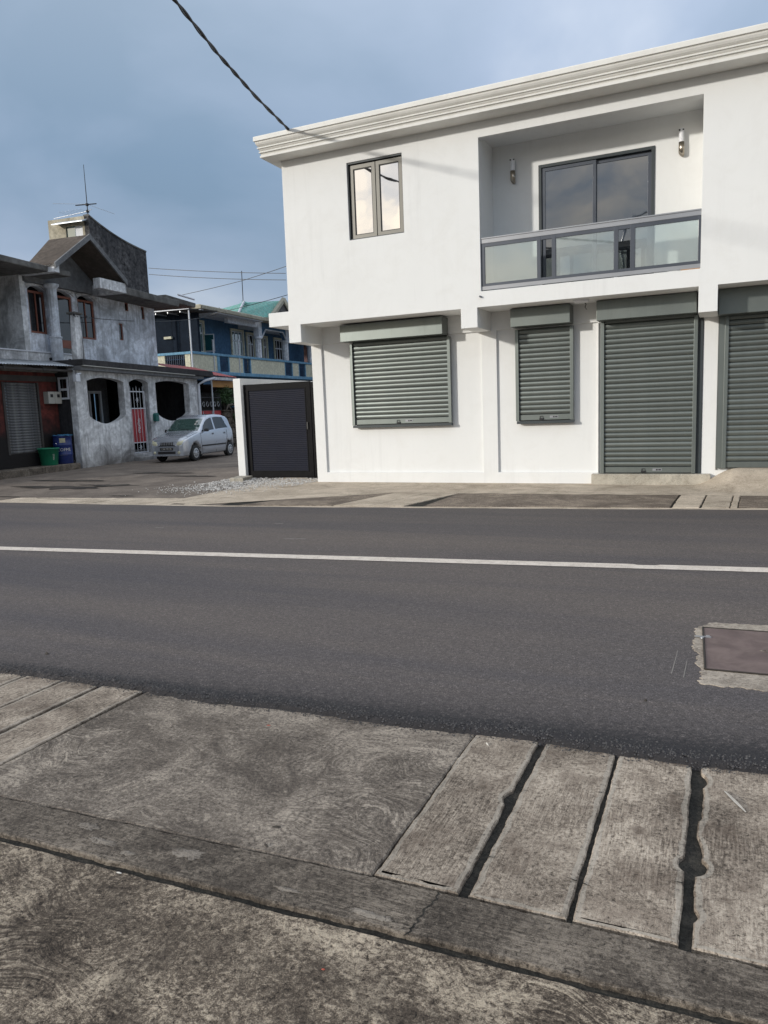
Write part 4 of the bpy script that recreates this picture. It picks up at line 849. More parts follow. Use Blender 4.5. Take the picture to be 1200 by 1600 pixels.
# gable: ridge runs back from the street
gx0, gxa, gx1, gf_, gb = -0.45, 1.30, 3.10, 0.0, 5.0
za, ze = 7.60, 6.40
for (xa, xb, zA, zB) in ((gx0, gxa, ze, za), (gxa, gx1, za, ze)):
    th = 0.10
    ga, gb_ = (1.1, 1.6) if xa == gx0 else (1.6, 2.6)
    MB().hexa([(xa, gf_, zA - th), (xb, gf_, zB - th), (xb, gb_, zB - th), (xa, ga, zA - th)], [(xa, gf_, zA), (xb, gf_, zB), (xb, gb_, zB), (xa, ga, zA)]).build('gable_roof', 'rooftop', gh)
    MB().hexa([(xa, gf_ - .06, zA - .16), (xb, gf_ - .06, zB - .16), (xb, gf_ - .002, zB - .16), (xa, gf_ - .002, zA - .16)], [(xa, gf_ - .06, zA + .025), (xb, gf_ - .06, zB + .025), (xb, gf_ - .002, zB + .025), (xa, gf_ - .002, zA + .025)]).build('bargeboard', 'soffit', gh)
MB().poly([[(gx0 + .1, 6.0), (gx1 - .1, 6.0), (gx1 - .1, 6.36), (gxa, za - .12), (gx0 + .1, 6.36)]], 1.25, 1.45).build('gable_wall', 'soffit', gh)
MB().box(1.7, gx1, 0.02, 0.30, 5.96, 6.30).box(gx1 - .25, gx1, 0.30, 1.45, 5.96, 6.30).build('gable_beam', 'greyplaster', gh, bev=0.01)
MB().box(gx0, gx0 + .22, 0.0, 1.3, 6.15, 6.38).build('gable_beam', 'greyplaster', gh)
# stair tower
tx0, td = 4.70, 2.6
def tz(x):
    t_ = (x - tx0) / 3.6
    return 9.16 - 0.60 * min(1, t_ * 1.15) ** 0.9 if t_ < 0.85 else 8.60 - 0.0 * t_
side = [(tx0, 6.2)] + [(tx0 + 3.55, 6.2)] + [(tx0 + 3.55 * k / 12, 9.25 - 0.70 * (k / 12) ** 0.85 - (0.10 * math.sin(math.pi * k / 12))) for k in range(12, -1, -1)]
MB().poly([side], td, td + 0.2).build('tower_side_wall', 'tower', gh)
MB().poly([[(p[0], p[1] + .06) for p in side[2:]] + [(p[0], p[1] - .0) for p in side[2:][::-1]]], td - .03, td + .23).build('tower_coping', 'roofedge', gh)
MB().poly([[(td + .2, 6.2), (4.48, 6.2), (4.48, 9.27), (td + .2, 9.27)], [(2.90, 8.56), (3.68, 8.56), (3.68, 8.95), (2.90, 8.95)]], tx0, tx0 + .2, 'x').build('tower_front_wall', 'towerlit', gh)
MB().box(tx0 + .2, tx0 + 3.5, 4.28, 4.48, 6.2, 8.7).build('tower_back_wall', 'tower', gh)
w = MB().box(tx0 + .06, tx0 + .10, 2.90, 3.28, 8.56, 8.95).build('tower_window', 'whitemetal', gh); MB().box(tx0 + .05, tx0 + .055, 3.28, 3.68, 8.56, 8.95).build('pane', 'tealglass', w)
MB().hexa([(tx0 - .30, 2.66, 9.00), (tx0, 2.66, 9.10), (tx0, 4.08, 9.12), (tx0 - .30, 4.08, 9.00)], [(tx0 - .30, 2.66, 9.03), (tx0, 2.66, 9.15), (tx0, 4.08, 9.16), (tx0 - .30, 4.08, 9.03)]).build('tower_awning', 'tin', gh)
# rooftop aerial
an = empty('tv_aerial', at(gh, tx0 + .15, td + .12, 9.1), GA, label='rooftop television aerial with long mast on the stair tower', category='aerial')
MB().tube([(0, 0, 0), (0.0, 0, 2.05)], [0.022, 0.010], 6).build('mast', 'black', an)
MB().tube([(0.5, 2.0, 0.42), (0, 0, 0.36), (-0.15, -.3, 0.36)], 0.012, 5).build('boom', 'galv', an)
bo = MB().tube([(0.1, -0.35, 0.62), (-0.1, 0.45, 0.60)], 0.02, 6).build('boom', 'black', an)
for k in range(7): MB().tube([(-0.28, 0.15 + k * .16, .40), (0.34, 0.17 + k * .16, .40)], 0.005, 4).build('element', 'galv', an)
MB().tube([(0.9, -0.55, 0.40), (0.0, 0, .62), (-.8, .9, .55)], 0.007, 4).build('element', 'galv', an)
for z in (0.36, 0.60): MB().lathe([(0, -.04), (.06, -.04), (.06, .04), (0, .04)], 10, (0, 0, z)).build('clamp', 'black', an)
mb = MB().tube([(0.05, 0.12, -0.2), (0.02, 0.1, 0.3)], 0.012, 5).build('strut', 'galv', an)

# shop front on the corner
shop = empty('corner_shop', at(gh, -3, 0.75, 0), GA, label='sooty red corner shop front with closed shutter under a tin canopy', category='shop')
def sh(o): return o
MB().poly([rect(-3.6, 2.99, -0.1, 3.35), rect(0.78, 2.14, 0.62, 2.78)], 0, 0.2).build('wall', 'redshop', shop)
MB().box(-3.6, 2.99, -0.05, -0.002, 2.82, 2.99).build('lintel', 'tindark', shop); MB().box(-3.6, 2.99, -0.12, -0.002, 3.1, 3.3).build('beam', 'roofedge', shop)
mb = MB(); pr = []
root = MB().box(.72, .80, -.03, .06, .6, 2.78).build('roller_shutter', 'tindark', shop); MB().box(2.12, 2.19, -.03, .06, .6, 2.78).build('guide_rail', 'tindark', root)
me = MB(); z_ = 0.085
pp = [(0, 0), (-.012, .02), (-.014, .045), (-.006, .07), (0, .082)]; k = len(pp)
me = me.add([(0, y, z) for y, z in pp] + [(1.33, y, z) for y, z in pp], [(i, k + i, k + i + 1, i + 1) for i in range(k - 1)]).mesh('slat', 'oldshutter')
for i in range(25): inst('slat', me, root, (.79, .03, .63 + i * .0855))
# raised stone ledge
led = slab('stone_ledge', 'kerb', None, [(-4.5, -0.72), (2.95, -0.70), (2.98, 0.0), (-4.5, 0.0)], -0.1, 0.20, 0.08, 0.04, 97, rim=0.03); led.parent = shop
# canopy: corrugated sheet falling to the street
cn = MB(); n = 150; vs = []
for k in range(n + 1):
    x = -4.6 + 6.85 * k / n; z = 0.018 * math.sin(k * 2 * math.pi / 5 * 2)
    vs += [(x + 3, -.77, 3.23 + z + (x + 3.3) * .018), (x + 3, -0.0, 3.44 + z + (x + 3.3) * .01)]
cn.add(vs, [(2 * k, 2 * k + 2, 2 * k + 3, 2 * k + 1) for k in range(n)])
o = cn.build('tin_canopy', 'tin', shop, sm=True); sm_ = o.modifiers.new('thick', 'SOLIDIFY'); sm_.thickness = 0.004
for k in range(5): MB().hexa([(-1.4 + k * 1.55, -.72, 3.10), (-1.34 + k * 1.55, -.72, 3.10), (-1.34 + k * 1.55, 0, 3.30), (-1.4 + k * 1.55, 0, 3.30)], [(-1.4 + k * 1.55, -.72, 3.19), (-1.34 + k * 1.55, -.72, 3.19), (-1.34 + k * 1.55, 0, 3.45), (-1.4 + k * 1.55, 0, 3.45)]).build('rafter', 'tindark', shop)
MB().box(-1.5, 4.9, -.70, -.64, 3.11, 3.17).build('purlin', 'tindark', shop)
m_ = empty('electricity_meters', at(gh, -0.62, 0.57, 2.12), GA, label='twin cream electricity meter boxes side by side on the red wall', category='meter box')
for k in range(2):
    b_ = MB().box(0.0 + k * .30, 0.29 + k * .30, -0.02, 0.178, 0, 0.38).build('box', 'meter', m_, bev=0.012)
    MB().box(0.09 + k * .30, 0.20 + k * .30, -0.028, -0.021, 0.20, 0.30).build('dial_window', 'black', b_)
sl = empty('security_light', at(gh, 0.15, -0.02, 3.02), GA, label='small white lamp bracket at the porch corner under the canopy', category='lamp')
MB().tube([(0, 0, 0), (-.1, -.18, .03), (-.30, -.20, .0)], .03, 6).build('arm', 'whitemetal', sl); MB().box(-.42, -.22, -.26, -.14, -.24, -.02).build('head', 'whitemetal', sl, bev=.01)

# drum, tub
dr = empty('plastic_drum', at(gh, -0.35, 0.42, 0.20), R(20), label='dark blue drum with white lettering and cloth on its lid', category='drum')
MB().lathe([(0, 0), (.27, 0), (.285, .02), (.285, .28), (.297, .30), (.285, .32), (.285, .58), (.297, .60), (.285, .62), (.285, .86), (.295, .875), (.295, .90), (.26, .90), (.25, .885), (0, .885)], 36).build('body', 'blue_drum', dr, sm=True)
def wrap_text(body, size, z, mat, par, r, ang):
    o = text('lettering', body, size, mat, None, (0, 0, 0), (0, 0, 0), ext=0.001)
    for v_ in o.data.vertices:
        x, y, zz_ = v_.co; a = ang + x / r; v_.co = ((r + .001 + zz_) * math.cos(a), (r + .001 + zz_) * math.sin(a), z + y)
    o.parent = par; return o
dang = math.atan2(-18.9, 20.7) - R(20)
wrap_text('ECOFME', 0.135, 0.45, 'paper', dr, .285, dang)
wrap_text('- - - - - -', 0.07, 0.29, 'paper', dr, .297, dang)
mb = MB(); n = 8
vs = [((.287) * math.cos(dang + (k / n - .5) * .62), .287 * math.sin(dang + (k / n - .5) * .62), z) for z in (.68, .82) for k in range(n + 1)]
mb.add(vs, [(k, k + 1, n + 2 + k, n + 1 + k) for k in range(n)]).build('paper_label', 'labelyel', dr)
def cloth(name, label, cat, x, y, z, sx, sy, mat, rz=0, seed=0):
    mb = MB(); n = 14
    for i in range(n + 1):
        for j in range(n + 1):
            u, w = i / n - .5, j / n - .5; ed = max(abs(u), abs(w)) * 2
            mb.v.append((u * sx, w * sy, 0.06 * abs(nz(u * 5 + seed, w * 5)) + .03 - 0.10 * max(0, ed - .75)))
    mb.f = [(i * (n + 1) + j, (i + 1) * (n + 1) + j, (i + 1) * (n + 1) + j + 1, i * (n + 1) + j + 1) for i in range(n) for j in range(n)]; mb.mi = [0] * len(mb.f)
    o = mb.build(name, mat, sm=True); o.location = (x, y, z); o.rotation_euler = (0, 0, rz); o['label'] = label; o['category'] = cat; return o
p = at(gh, -0.38, 0.42, 1.10); cloth('blue_cloth', 'crumpled bright blue cloth lying on top of the drum', 'cloth', p.x + .06, p.y, p.z - .02, .55, .42, 'cloth', .4)
MT['tealcloth'] = smooth('teal_cloth', (0.02, 0.26, 0.32), 0.8, var=0.2)
tb = empty('plastic_tub', at(gh, -0.85, 0.55, 0.20), R(35), label='green plastic tub with pale writing standing on the stone ledge', category='tub')
tb.location = at(gh, -1.0, 0.42, 0.20)
MB().lathe([(0, 0), (.235, 0), (.245, .01), (.30, .50), (.325, .505), (.33, .535), (.315, .54), (.295, .52), (.24, .04), (0, .04)], 36).build('body', 'green_tub', tb, sm=True)
o = text('lettering', 'ABCD', 0.07, 'paper', None, (0, 0, 0), (0, 0, 0), ext=0.001)
tang = math.atan2(-17.9, 20.9) - R(35) + 0.5
for v_ in o.data.vertices:
    x, y, zz_ = v_.co; x, y = -y, x; a = tang + x / .28; rr = .245 + .055 * (.26 + y) / .5 + .004 + zz_; v_.co = (rr * math.cos(a), rr * math.sin(a), .26 + y)
o.parent = tb

# mailbox and porch gate
mbx = empty('mailbox', at(gh, 4.14, -0.12, 1.42), GA, label='dark green mailbox hung on the white porch pillar', category='mailbox')
MB().poly([[(-.10, 0), (.10, 0), (.10, .26), (.05, .31), (-.05, .31), (-.10, .26)]], -.02, .115).build('body', 'mailgreen', mbx, bev=.01); MB().box(-.07, .07, -.03, -.021, .2, .215).build('slot', 'black', mbx)
pg = empty('porch_gate', at(gh, 2.79, 0.10, 0.30), GA, label='narrow white metal porch gate backed with red sheet', category='gate')
fr = frame_mb(0, 0.98, 0, 2.24, 0.035, 0, .035); fr.box(.035, .945, 0, .035, 1.60, 1.635).box(.035, .945, 0, .035, .36, .395); fr.build('frame', 'whitemetal', pg)
MB().box(.036, .944, .036, .042, .38, 1.60).build('red_panel', 'redgate', pg)
for k in range(5):
    x = .12 + k * .185; top = 2.36 if k % 2 == 0 else 2.30
    MB().tube([(x, -.012, 0.02), (x, -.012, top), (x, -.012, top + .07)], [.009, .009, .002], 6).build('bar', 'whitemetal', pg)
def scroll(cx, cz, r, dirn):
    return [(cx + dirn * r * (1 - k / 26) * math.sin(k * .42), -.02, cz + r * (1 - k / 26) * math.cos(k * .42)) for k in range(22)]
for (cx, cz, d_) in ((.49, 1.18, 1), (.49, 1.05, -1), (.49, .92, 1), (.49, .79, -1)): MB().tube(scroll(cx, cz, .085, d_), .008, 5).build('scroll', 'whitemetal', pg)
for cz in (1.92, .20):
    for k in range(6): a = k * math.pi / 3; MB().tube([(.49, -.02, cz), (.49 + .10 * math.cos(a), -.02, cz + .10 * math.sin(a))], [.012, .006], 5).build('rosette_petal', 'whitemetal', pg)
MB().tube([(1.02, -.1, .95), (1.03, -.1, 2.0)], .02, 6).build('blue_pipe', 'alulight', pg)

# lopped concrete post with service wires
pc = empty('service_post', at(gh, 0.05, -0.02, 0), GA, label='tapered grey concrete service post rising past the tin canopy', category='post')
pc.location = at(gh, 0.52, 0.20, 3.3)
MB().hexa([(-.20, -.12, 0), (.20, -.12, 0), (.20, .12, 0), (-.20, .12, 0)], [(-.13, -.09, 1.66), (.13, -.09, 1.66), (.13, .09, 1.66), (-.13, .09, 1.66)]).build('shaft', 'greyplaster', pc, bev=.02)
MB().box(-.21, .19, -.17, .17, 1.66, 1.74).build('cap', 'roofedge', pc, bev=.03)
for k, xx in enumerate((-.18, .28)): MB().tube([(xx * .5, -.1, 1.58), (xx * 1.3, -.16, 1.6)], .012, 5).lathe([(0, -.03), (.03, -.03), (.035, 0), (.03, .04), (0, .04)], 10, (xx * 1.3, -.16, 1.62)).build('insulator', 'black', pc)
MB().tube([(.13, -.15, 1.6), (.16, -.18, 1.2), (.05, -.17, .8), (.02, -.19, .4), (-.05, -.18, 0)], .011, 5).build('cable', 'black', pc)

# ------------------------------------------------------------------ stone wall, bush, red gate and shed past the porch
def rocks(name, x0, x1, y0, y1, h, root, mat):
    k = 0; z = 0
    while z < h:
        rh = random.uniform(.18, .28); x = x0 + random.uniform(-.1, 0)
        while x < x1:
            w = random.uniform(.22, .42)
            mb = MB(); vs = []
            for zz_ in (z + .008, z + rh - .008):
                for yy in (y0 - random.uniform(0, .05), y1):
                    for xx in (x + .008, min(x + w, x1 + .05) - .008): vs.append((xx + random.uniform(-.02, .02), yy + random.uniform(-.02, .02), min(zz_, h) + random.uniform(-.015, .015)))
            mb.add(vs, [(0, 2, 3, 1), (4, 5, 7, 6), (0, 1, 5, 4), (2, 6, 7, 3), (0, 4, 6, 2), (1, 3, 7, 5)])
            mb.build('stone', mat, root, bev=.03); x += w
        z += rh
MT['rock'] = plaster('wall_stone', (0.15, 0.12, 0.095), (0.05, 0.045, 0.04), 0.6, fine=0.3)
sw = empty('stone_wall', at(gh, 9.4, 0.05, 0.03), GA, label='old brown rubble stone wall behind the parked car', category='wall')
MB().box(0.05, 4.6, 0.06, 0.5, -0.1, 1.74).build('core', 'tindark', sw); rocks('stone', 0, 4.6, 0, .2, 1.75, sw, 'rock')
MT['leafa'] = smooth('leaf_green', (0.045, 0.095, 0.025), 0.6, var=0.45, nscale=5); MT['bark'] = smooth('bark', (0.09, 0.075, 0.06), 0.85, var=0.3, nscale=20)
def foliage(cx, cy, cz, rx, ry, rz_, n, L, seed):
    random.seed(seed); mb = MB(); cl = [(random.uniform(-1, 1), random.uniform(-1, 1), random.uniform(-1, 1), random.uniform(.3, .6)) for _ in range(9)]
    for i in range(n):
        c_ = random.choice(cl); d = Vector((random.gauss(0, 1), random.gauss(0, 1), random.gauss(0, 1))).normalized() * c_[3] * random.random() ** .4
        p = Vector((cx + (c_[0] * .6 + d.x) * rx, cy + (c_[1] * .6 + d.y) * ry, cz + (c_[2] * .6 + d.z) * rz_))
        a = Vector((random.gauss(0, 1), random.gauss(0, 1), random.gauss(0, .6))).normalized(); b_ = a.orthogonal().normalized(); l = L * random.uniform(.6, 1.2)
        mb.add([p, p + a * l * .5 + b_ * l * .22, p + a * l + Vector((0, 0, -l * .2)), p + a * l * .5 - b_ * l * .22], [(0, 1, 2, 3)])
    return mb
bs = empty('leafy_bush', at(gh, 10.0, 0.35, 1.7), GA, label='green bush growing over the top of the stone wall', category='bush')
foliage(0, 0, .72, .55, .5, .42, 2600, .10, 5).build('crown', 'leafa', bs, fix=False)
MB().tube([(0, 0, 0), (.05, 0, .3), (-.05, .05, .8)], [.05, .035, .015], 6).build('trunk', 'bark', bs)
for k in range(4): MB().tube([(0, 0, .25), (-.4 + k * .25, -.15, .6 + .1 * k)], [.02, .008], 5).build('branch', 'bark', bs)
vn = empty('creeping_vine', at(gh, 10.5, -0.05, 1.2), GA, label='green creeper hanging down the stone wall beside the white pillar', category='vine')
foliage(0, 0, .35, .35, .12, .35, 900, .09, 8).build('leaves', 'leafa', vn, fix=False); MB().tube([(0, .05, .6), (.1, .03, .2), (.0, .04, -.3)], .012, 5).build('stem', 'bark', vn)
p = at(gh, 10.25, -0.05, 1.88); cloth('blue_rag', 'blue rag draped on driftwood over the stone wall', 'cloth', p.x, p.y, p.z, .30, .45, 'cloth', 1.0, 5)
dw = empty('dry_branch', at(gh, 9.9, -0.12, 1.85), GA, label='twisted pale dry branch lying on the stone wall', category='branch')
MB().tube([(-.55, 0, -.1), (-.3, .03, .14), (0, 0, .17), (.3, -.02, .12), (.6, 0, .2)], [.02, .045, .04, .035, .02], 7).build('wood', 'bark', dw); MB().tube([(-.3, .03, .14), (-.2, -.1, -.1), (-.35, -.12, -.25)], [.03, .02, .01], 6).build('twig', 'bark', dw)

rg = empty('spiked_gate', at(gh, 7.38, 0.12, 0.05), GA, label='dark spiked iron gate with red sheeting behind the parked car', category='gate')
frame_mb(0, 1.98, 0, 2.30, .04, 0, .04).box(.04, 1.94, 0, .04, 1.72, 1.76).build('frame', 'black', rg)
MB().box(.04, 1.94, .01, .03, .04, 1.72).build('red_sheet', 'redgate', rg)
for k in range(19): x = .09 + k * .10; MB().tube([(x, 0, 1.72), (x, 0, 2.42), (x, 0, 2.50)], [.012, .012, .002], 5).build('spike', 'black', rg)
for k in range(6): MB().tube([(.2 + .30 * k + .08 * math.sin(a * .5), -.015, 2.0 + .10 * math.cos(a * .5)) for a in range(13)], .009, 5).build('ring', 'galv', rg)
for xx in (.42, 1.16): MB().box(xx, xx + .02, -.012, 0, .1, 1.7).build('strap', 'galv', rg)
shd = empty('roadside_shed', at(gh, 8.6, 0.6, 0), GA, label='small shed with red tin roof and ochre board between the houses', category='shed')
MT['redtin'] = smooth('red_tin_roof', (0.38, 0.045, 0.035), 0.5, var=0.15, nscale=5); MT['ochreb'] = smooth('ochre_board', (0.40, 0.19, 0.045), 0.6, var=0.15)
rt = MB(); n = 60; vs = []
for k in range(n + 1):
    x = -1.6 + 3.5 * k / n; z = .014 * math.sin(k * 1.3)
    vs += [(x, -.75, 3.26 + z - .02 * x), (x, 1.6, 3.85 + z - .02 * x)]
rt.add(vs, [(2 * k, 2 * k + 2, 2 * k + 3, 2 * k + 1) for k in range(n)]); rt.build('roof', 'redtin', shd, sm=True)
MB().box(-.1, 1.9, -.70, -.66, 3.08, 3.20).build('fascia', 'greyplaster', shd); MB().box(0.1, 1.95, -.5, -.46, 2.78, 3.07).build('board', 'ochreb', shd)
MB().box(-1.2, 2.2, 1.2, 1.3, 0, 3.2).build('wall', 'void', shd); MB().box(2.1, 2.2, -.4, 1.2, 0, 3.0).build('wall', 'tindark', shd)
for xx in (-.15, 2.0): MB().tube([(xx, -.6, 0), (xx, -.6, 3.2)], .035, 6).build('post', 'galv', shd)

# ------------------------------------------------------------------ blue house (local x along street, y into the house)
random.seed(21)
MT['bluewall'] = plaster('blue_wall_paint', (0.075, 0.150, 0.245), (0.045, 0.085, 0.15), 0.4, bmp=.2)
MT['bluetrim'] = plaster('blue_trim_paint', (0.19, 0.37, 0.52), (0.11, 0.22, 0.32), 0.5, bmp=.2)
MT['cream'] = plaster('cream_panel_paint', (0.66, 0.64, 0.50), (0.45, 0.43, 0.33), 0.4, bmp=.2)
MT['creamroof'] = plaster('cream_roof_edge', (0.46, 0.43, 0.34), (0.25, 0.23, 0.18), 0.5)
MT['greensh'] = smooth('green_roof_tile', (0.10, 0.40, 0.34), 0.7, var=0.55, nscale=7, vary=0.3, dirt=(0.42, 0.47, 0.42), dirtamt=0.8)
MT['lav'] = plaster('pale_soffit', (0.62, 0.65, 0.70), (0.42, 0.44, 0.47), 0.4, bmp=.1)
MT['shadeblue'] = plaster('end_wall_canopy_shade', (0.014, 0.022, 0.036), (0.008, 0.012, 0.02), 0.5, bmp=.2)  # blue taken near black to carry the deep shade under the side canopy
MT['frieze'] = smooth('balcony_grille_paint', (0.03, 0.06, 0.12), 0.5, var=0.2)
BA = math.atan2(1.0, -0.06)
bh = empty('blue_house', (-26, 28, 0.15), BA, label='two-storey blue house with long cream balcony and green tiled gable', category='house')
zb = -0.15
def bb(name, mat, x0, x1, y0, y1, z0, z1, par=bh, **k): return box(name, mat, par, x0, x1, y0, y1, z0 + zb, z1 + zb, **k)
C0, C1 = 5.2, 21.0
bb('ground_floor', 'bluewall', C0 + .3, C1, .3, 8, -.2, 4.0)
bb('balcony_floor', 'bluetrim', C0, C1, -.05, 1.2, 3.92, 4.12, bev=.02)
segs_ = [(5.2, 7.55, 'c'), (7.55, 7.75, 'b'), (7.75, 8.85, 'g'), (8.85, 10.35, 'c'), (10.35, 11.3, 'g'), (11.3, 15.65, 'c'), (15.65, 16.8, 'g'), (16.8, 17.7, 'c'), (17.7, 18.8, 'g'), (18.8, 21, 'c')]
def grille(x0, x1, z0, z1, y, rev=False):
    g = empty('balcony_grille', (0, 0, 0)); g.parent = bh
    mb = MB(); mb2 = []
    def bar(a, b_, r=.014):
        if rev: a, b_ = (y, a[0], a[1] + zb), (y, b_[0], b_[1] + zb)
        else: a, b_ = (a[0], y, a[1] + zb), (b_[0], y, b_[1] + zb)
        MB().tube([a, b_], r, 4).build('bar', 'frieze', g)
    n = max(4, int((x1 - x0) / .13))
    for k in range(1, n): bar((x0 + (x1 - x0) * k / n, z0), (x0 + (x1 - x0) * k / n, z1))
    for z in (z0 + .1, z1 - .25): bar((x0, z), (x1, z), .02)
for a, b_, t_ in segs_:
    if t_ == 'c': bb('balcony_panel', 'cream', a, b_, 0, .12, 4.12, 5.0)
    elif t_ == 'b': bb('balcony_pier', 'bluetrim', a, b_, -.03, .15, 4.12, 5.0)
    else:
        grille(a, b_, 4.12, 5.0, .06); bb('grille_edge', 'bluetrim', b_ - .09, b_, -.01, .14, 4.12, 5.0); bb('grille_edge', 'bluetrim', a, a + .09, -.01, .14, 4.12, 5.0)
bb('balcony_rail', 'bluetrim', C0 - .04, C1, -.06, .2, 5.0, 5.14, bev=.02)
for xx in (7.2, 9.9): bb('tall_post', 'lav', xx, xx + .07, -.05, .02, 4.0, 5.9 if xx < 8 else 6.1)
# wall behind balcony, set back 1.2 m
bwin = [(7.35, 8.70, 5.30, 6.98), (11.15, 12.42, 5.30, 6.80), (12.95, 13.75, 4.15, 6.72), (14.95, 15.45, 5.25, 6.65), (16.55, 17.7, 5.3, 6.65)]
bwin[0] = (6.95, 8.10, 5.32, 6.98)
MB().poly([rect(5.9, C1, 4.0 + zb, 7.45 + zb)] + [rect(a, b_, c_ + zb, d_ + zb) for a, b_, c_, d_ in bwin], 1.2, 1.4).build('upper_wall', 'bluewall', bh)
bb('room_void', 'void', 5.9, C1, 1.7, 1.75, 4.0, 7.4)
for i, (a, b_, c_, d_) in enumerate(bwin):
    c_ += zb; d_ += zb
    w = frame_mb(a - .12, b_ + .12, c_ - .1, d_ + .14, .12, 1.12, 1.20).build('window_surround', 'cream', bh)
    f = frame_mb(a, b_, c_, d_, .06, 1.20, 1.27); ncol = 2 if i in (0, 2, 3) else 3
    for k in range(1, ncol): xx = a + (b_ - a) * k / ncol; f.box(xx - .025, xx + .025, 1.205, 1.265, c_ + .061, d_ - .061)
    f = f.build('window_frame', 'whitemetal', bh)
    MB().box(a + .06, b_ - .06, 1.195, 1.275, d_ - .62, d_ - .55).build('transom', 'whitemetal', f)
    MB().box(a + .05, b_ - .05, 1.23, 1.24, c_ + .05, d_ - .05).build('pane', 'tealglass' if i < 2 else 'darkglass', f)
cs = frame_mb(0, .62, 5.34 + zb, 6.35 + zb, .05, -.02, .02).build('open_casement', 'whitemetal', bh); cs.location = (8.12, 1.18, 0); cs.rotation_euler = (0, 0, R(-70))
c2 = MB().box(.05, .57, -.004, .004, 5.38 + zb, 6.31 + zb).build('pane', 'tealglass', cs)
# face towards the main road
MB().poly([[(0.02, 4.0 + zb), (7, 4.0 + zb), (7, 7.45 + zb), (0.02, 7.45 + zb)]], 5.9, 6.1, 'x').build('end_wall', 'shadeblue', bh)
bb('end_shade', 'bluewall', 6.1, 6.9, 1.3, 1.5, 4.0, 7.4)
for (a, b_, t_) in ((0.02, .35, 'c'), (.35, 1.68, 'g'), (1.68, 2.35, 'c'), (2.35, 5, 'c')):
    if t_ == 'c': bb('balcony_panel', 'cream', 5.0, 5.12, a, b_, 4.12, 4.98)
    else: grille(a, b_, 4.12, 4.98, 5.06, True)
bb('balcony_rail', 'bluetrim', 4.95, 5.16, -.05, 5, 4.98, 5.11); bb('balcony_floor', 'bluetrim', 4.9, 5.9, -.0, 5, 3.92, 4.1)
bb('shelf', 'cream', 5.75, 5.9, 1.7, 2.2, 5.95, 6.08)
for yy in (-.12, 2.30): MB().tube([(4.98, yy, 3.9 + zb), (4.98, yy, 7.32 + zb)], .045, 6).build('canopy_post', 'whitemetal', bh)
MB().hexa([(4.9, -.2, 7.30 + zb), (6.4, -1.0, 7.26 + zb), (6.4, 3.4, 7.30 + zb), (4.9, 2.6, 7.30 + zb)], [(4.9, -.2, 7.37 + zb), (6.4, -1.0, 7.33 + zb), (6.4, 3.4, 7.37 + zb), (4.9, 2.6, 7.37 + zb)]).build('side_canopy', 'tindark', bh)
bb('canopy_edge', 'whitemetal', 4.84, 4.9, -.22, 2.62, 7.32, 7.40)
for yy in (.4, 1.2, 2.0): bb('canopy_purlin', 'galv', 4.95, 5.9, yy, yy + .05, 7.2, 7.28)
# roof with cream edge, soffit
MB().hexa([(5.4, -.6, 7.30 + zb), (12.0, -.6, 7.28 + zb), (12.0, 8, 7.3 + zb), (5.4, 8, 7.3 + zb)], [(5.4, -.6, 7.36 + zb), (12.0, -.6, 7.34 + zb), (12.0, 8, 7.36 + zb), (5.4, 8, 7.36 + zb)]).build('soffit', 'lav', bh)
RF = MB().hexa([(5.4, -.7, 7.36 + zb), (12.0, -.7, 7.34 + zb), (12.0, -.55, 7.34 + zb), (5.4, -.55, 7.36 + zb)], [(5.4, -.7, 7.56 + zb), (12.0, -.7, 7.54 + zb), (12.0, -.5, 7.62 + zb), (5.4, -.5, 7.62 + zb)])
RF.hexa([(5.3, -.7, 7.36 + zb), (5.4, -.55, 7.36 + zb), (5.4, 8, 7.36 + zb), (5.3, 8, 7.36 + zb)], [(5.3, -.7, 7.56 + zb), (5.42, -.5, 7.62 + zb), (5.42, 8, 7.62 + zb), (5.3, 8, 7.56 + zb)])
RF.box(5.42, 12.0, -.5, 8, 7.42 + zb, 7.60 + zb); RF.build('roof_edge', 'creamroof', bh, bev=.03)
MB().hexa([(12.02, -.7, 7.36 + zb), (14.6, -1.3, 7.40 + zb), (20.9, -1.3, 7.40 + zb), (20.9, 8, 7.4 + zb)], [(12.02, -.7, 7.56 + zb), (14.6, -1.3, 7.62 + zb), (20.9, -1.3, 7.62 + zb), (20.9, 8, 7.6 + zb)]).build('porch_roof_edge', 'creamroof', bh)
# columns + arched beam
for xx in (12.5, 16.1, 19.8):
    mb = MB(); n = 36; vs = [((.19 + .016 * math.cos(9 * 2 * math.pi * k / n)) * math.cos(2 * math.pi * k / n) + xx, (.19 + .016 * math.cos(9 * 2 * math.pi * k / n)) * math.sin(2 * math.pi * k / n) + .1, z + zb) for z in (5.14, 6.3) for k in range(n)]
    mb.add(vs, [(k, (k + 1) % n, n + (k + 1) % n, n + k) for k in range(n)]); mb.lathe([(.2, 6.28 + zb), (.30, 6.36 + zb), (.30, 6.44 + zb), (0, 6.44 + zb)], 20, (xx, .1, 0)); mb.build('column', 'pillar', bh, sm=True)
    bb('column_head', 'lav', xx - .2, xx + .2, -.1, .28, 6.44, 7.36)
arch = [(12.7, 7.4), (12.7, 6.44), (13.2, 6.96), (15.5, 6.96), (15.95, 6.44), (15.95, 7.4)]
MB().poly([[(p[0], p[1] + zb) for p in arch]], -.05, .2).build('arched_beam', 'bluewall', bh)
arch2 = [(16.3, 7.4), (16.3, 6.44), (16.8, 6.96), (19.1, 6.96), (19.6, 6.44), (19.6, 7.4)]
MB().poly([[(p[0], p[1] + zb) for p in arch2]], -.05, .2).build('arched_beam', 'bluewall', bh)
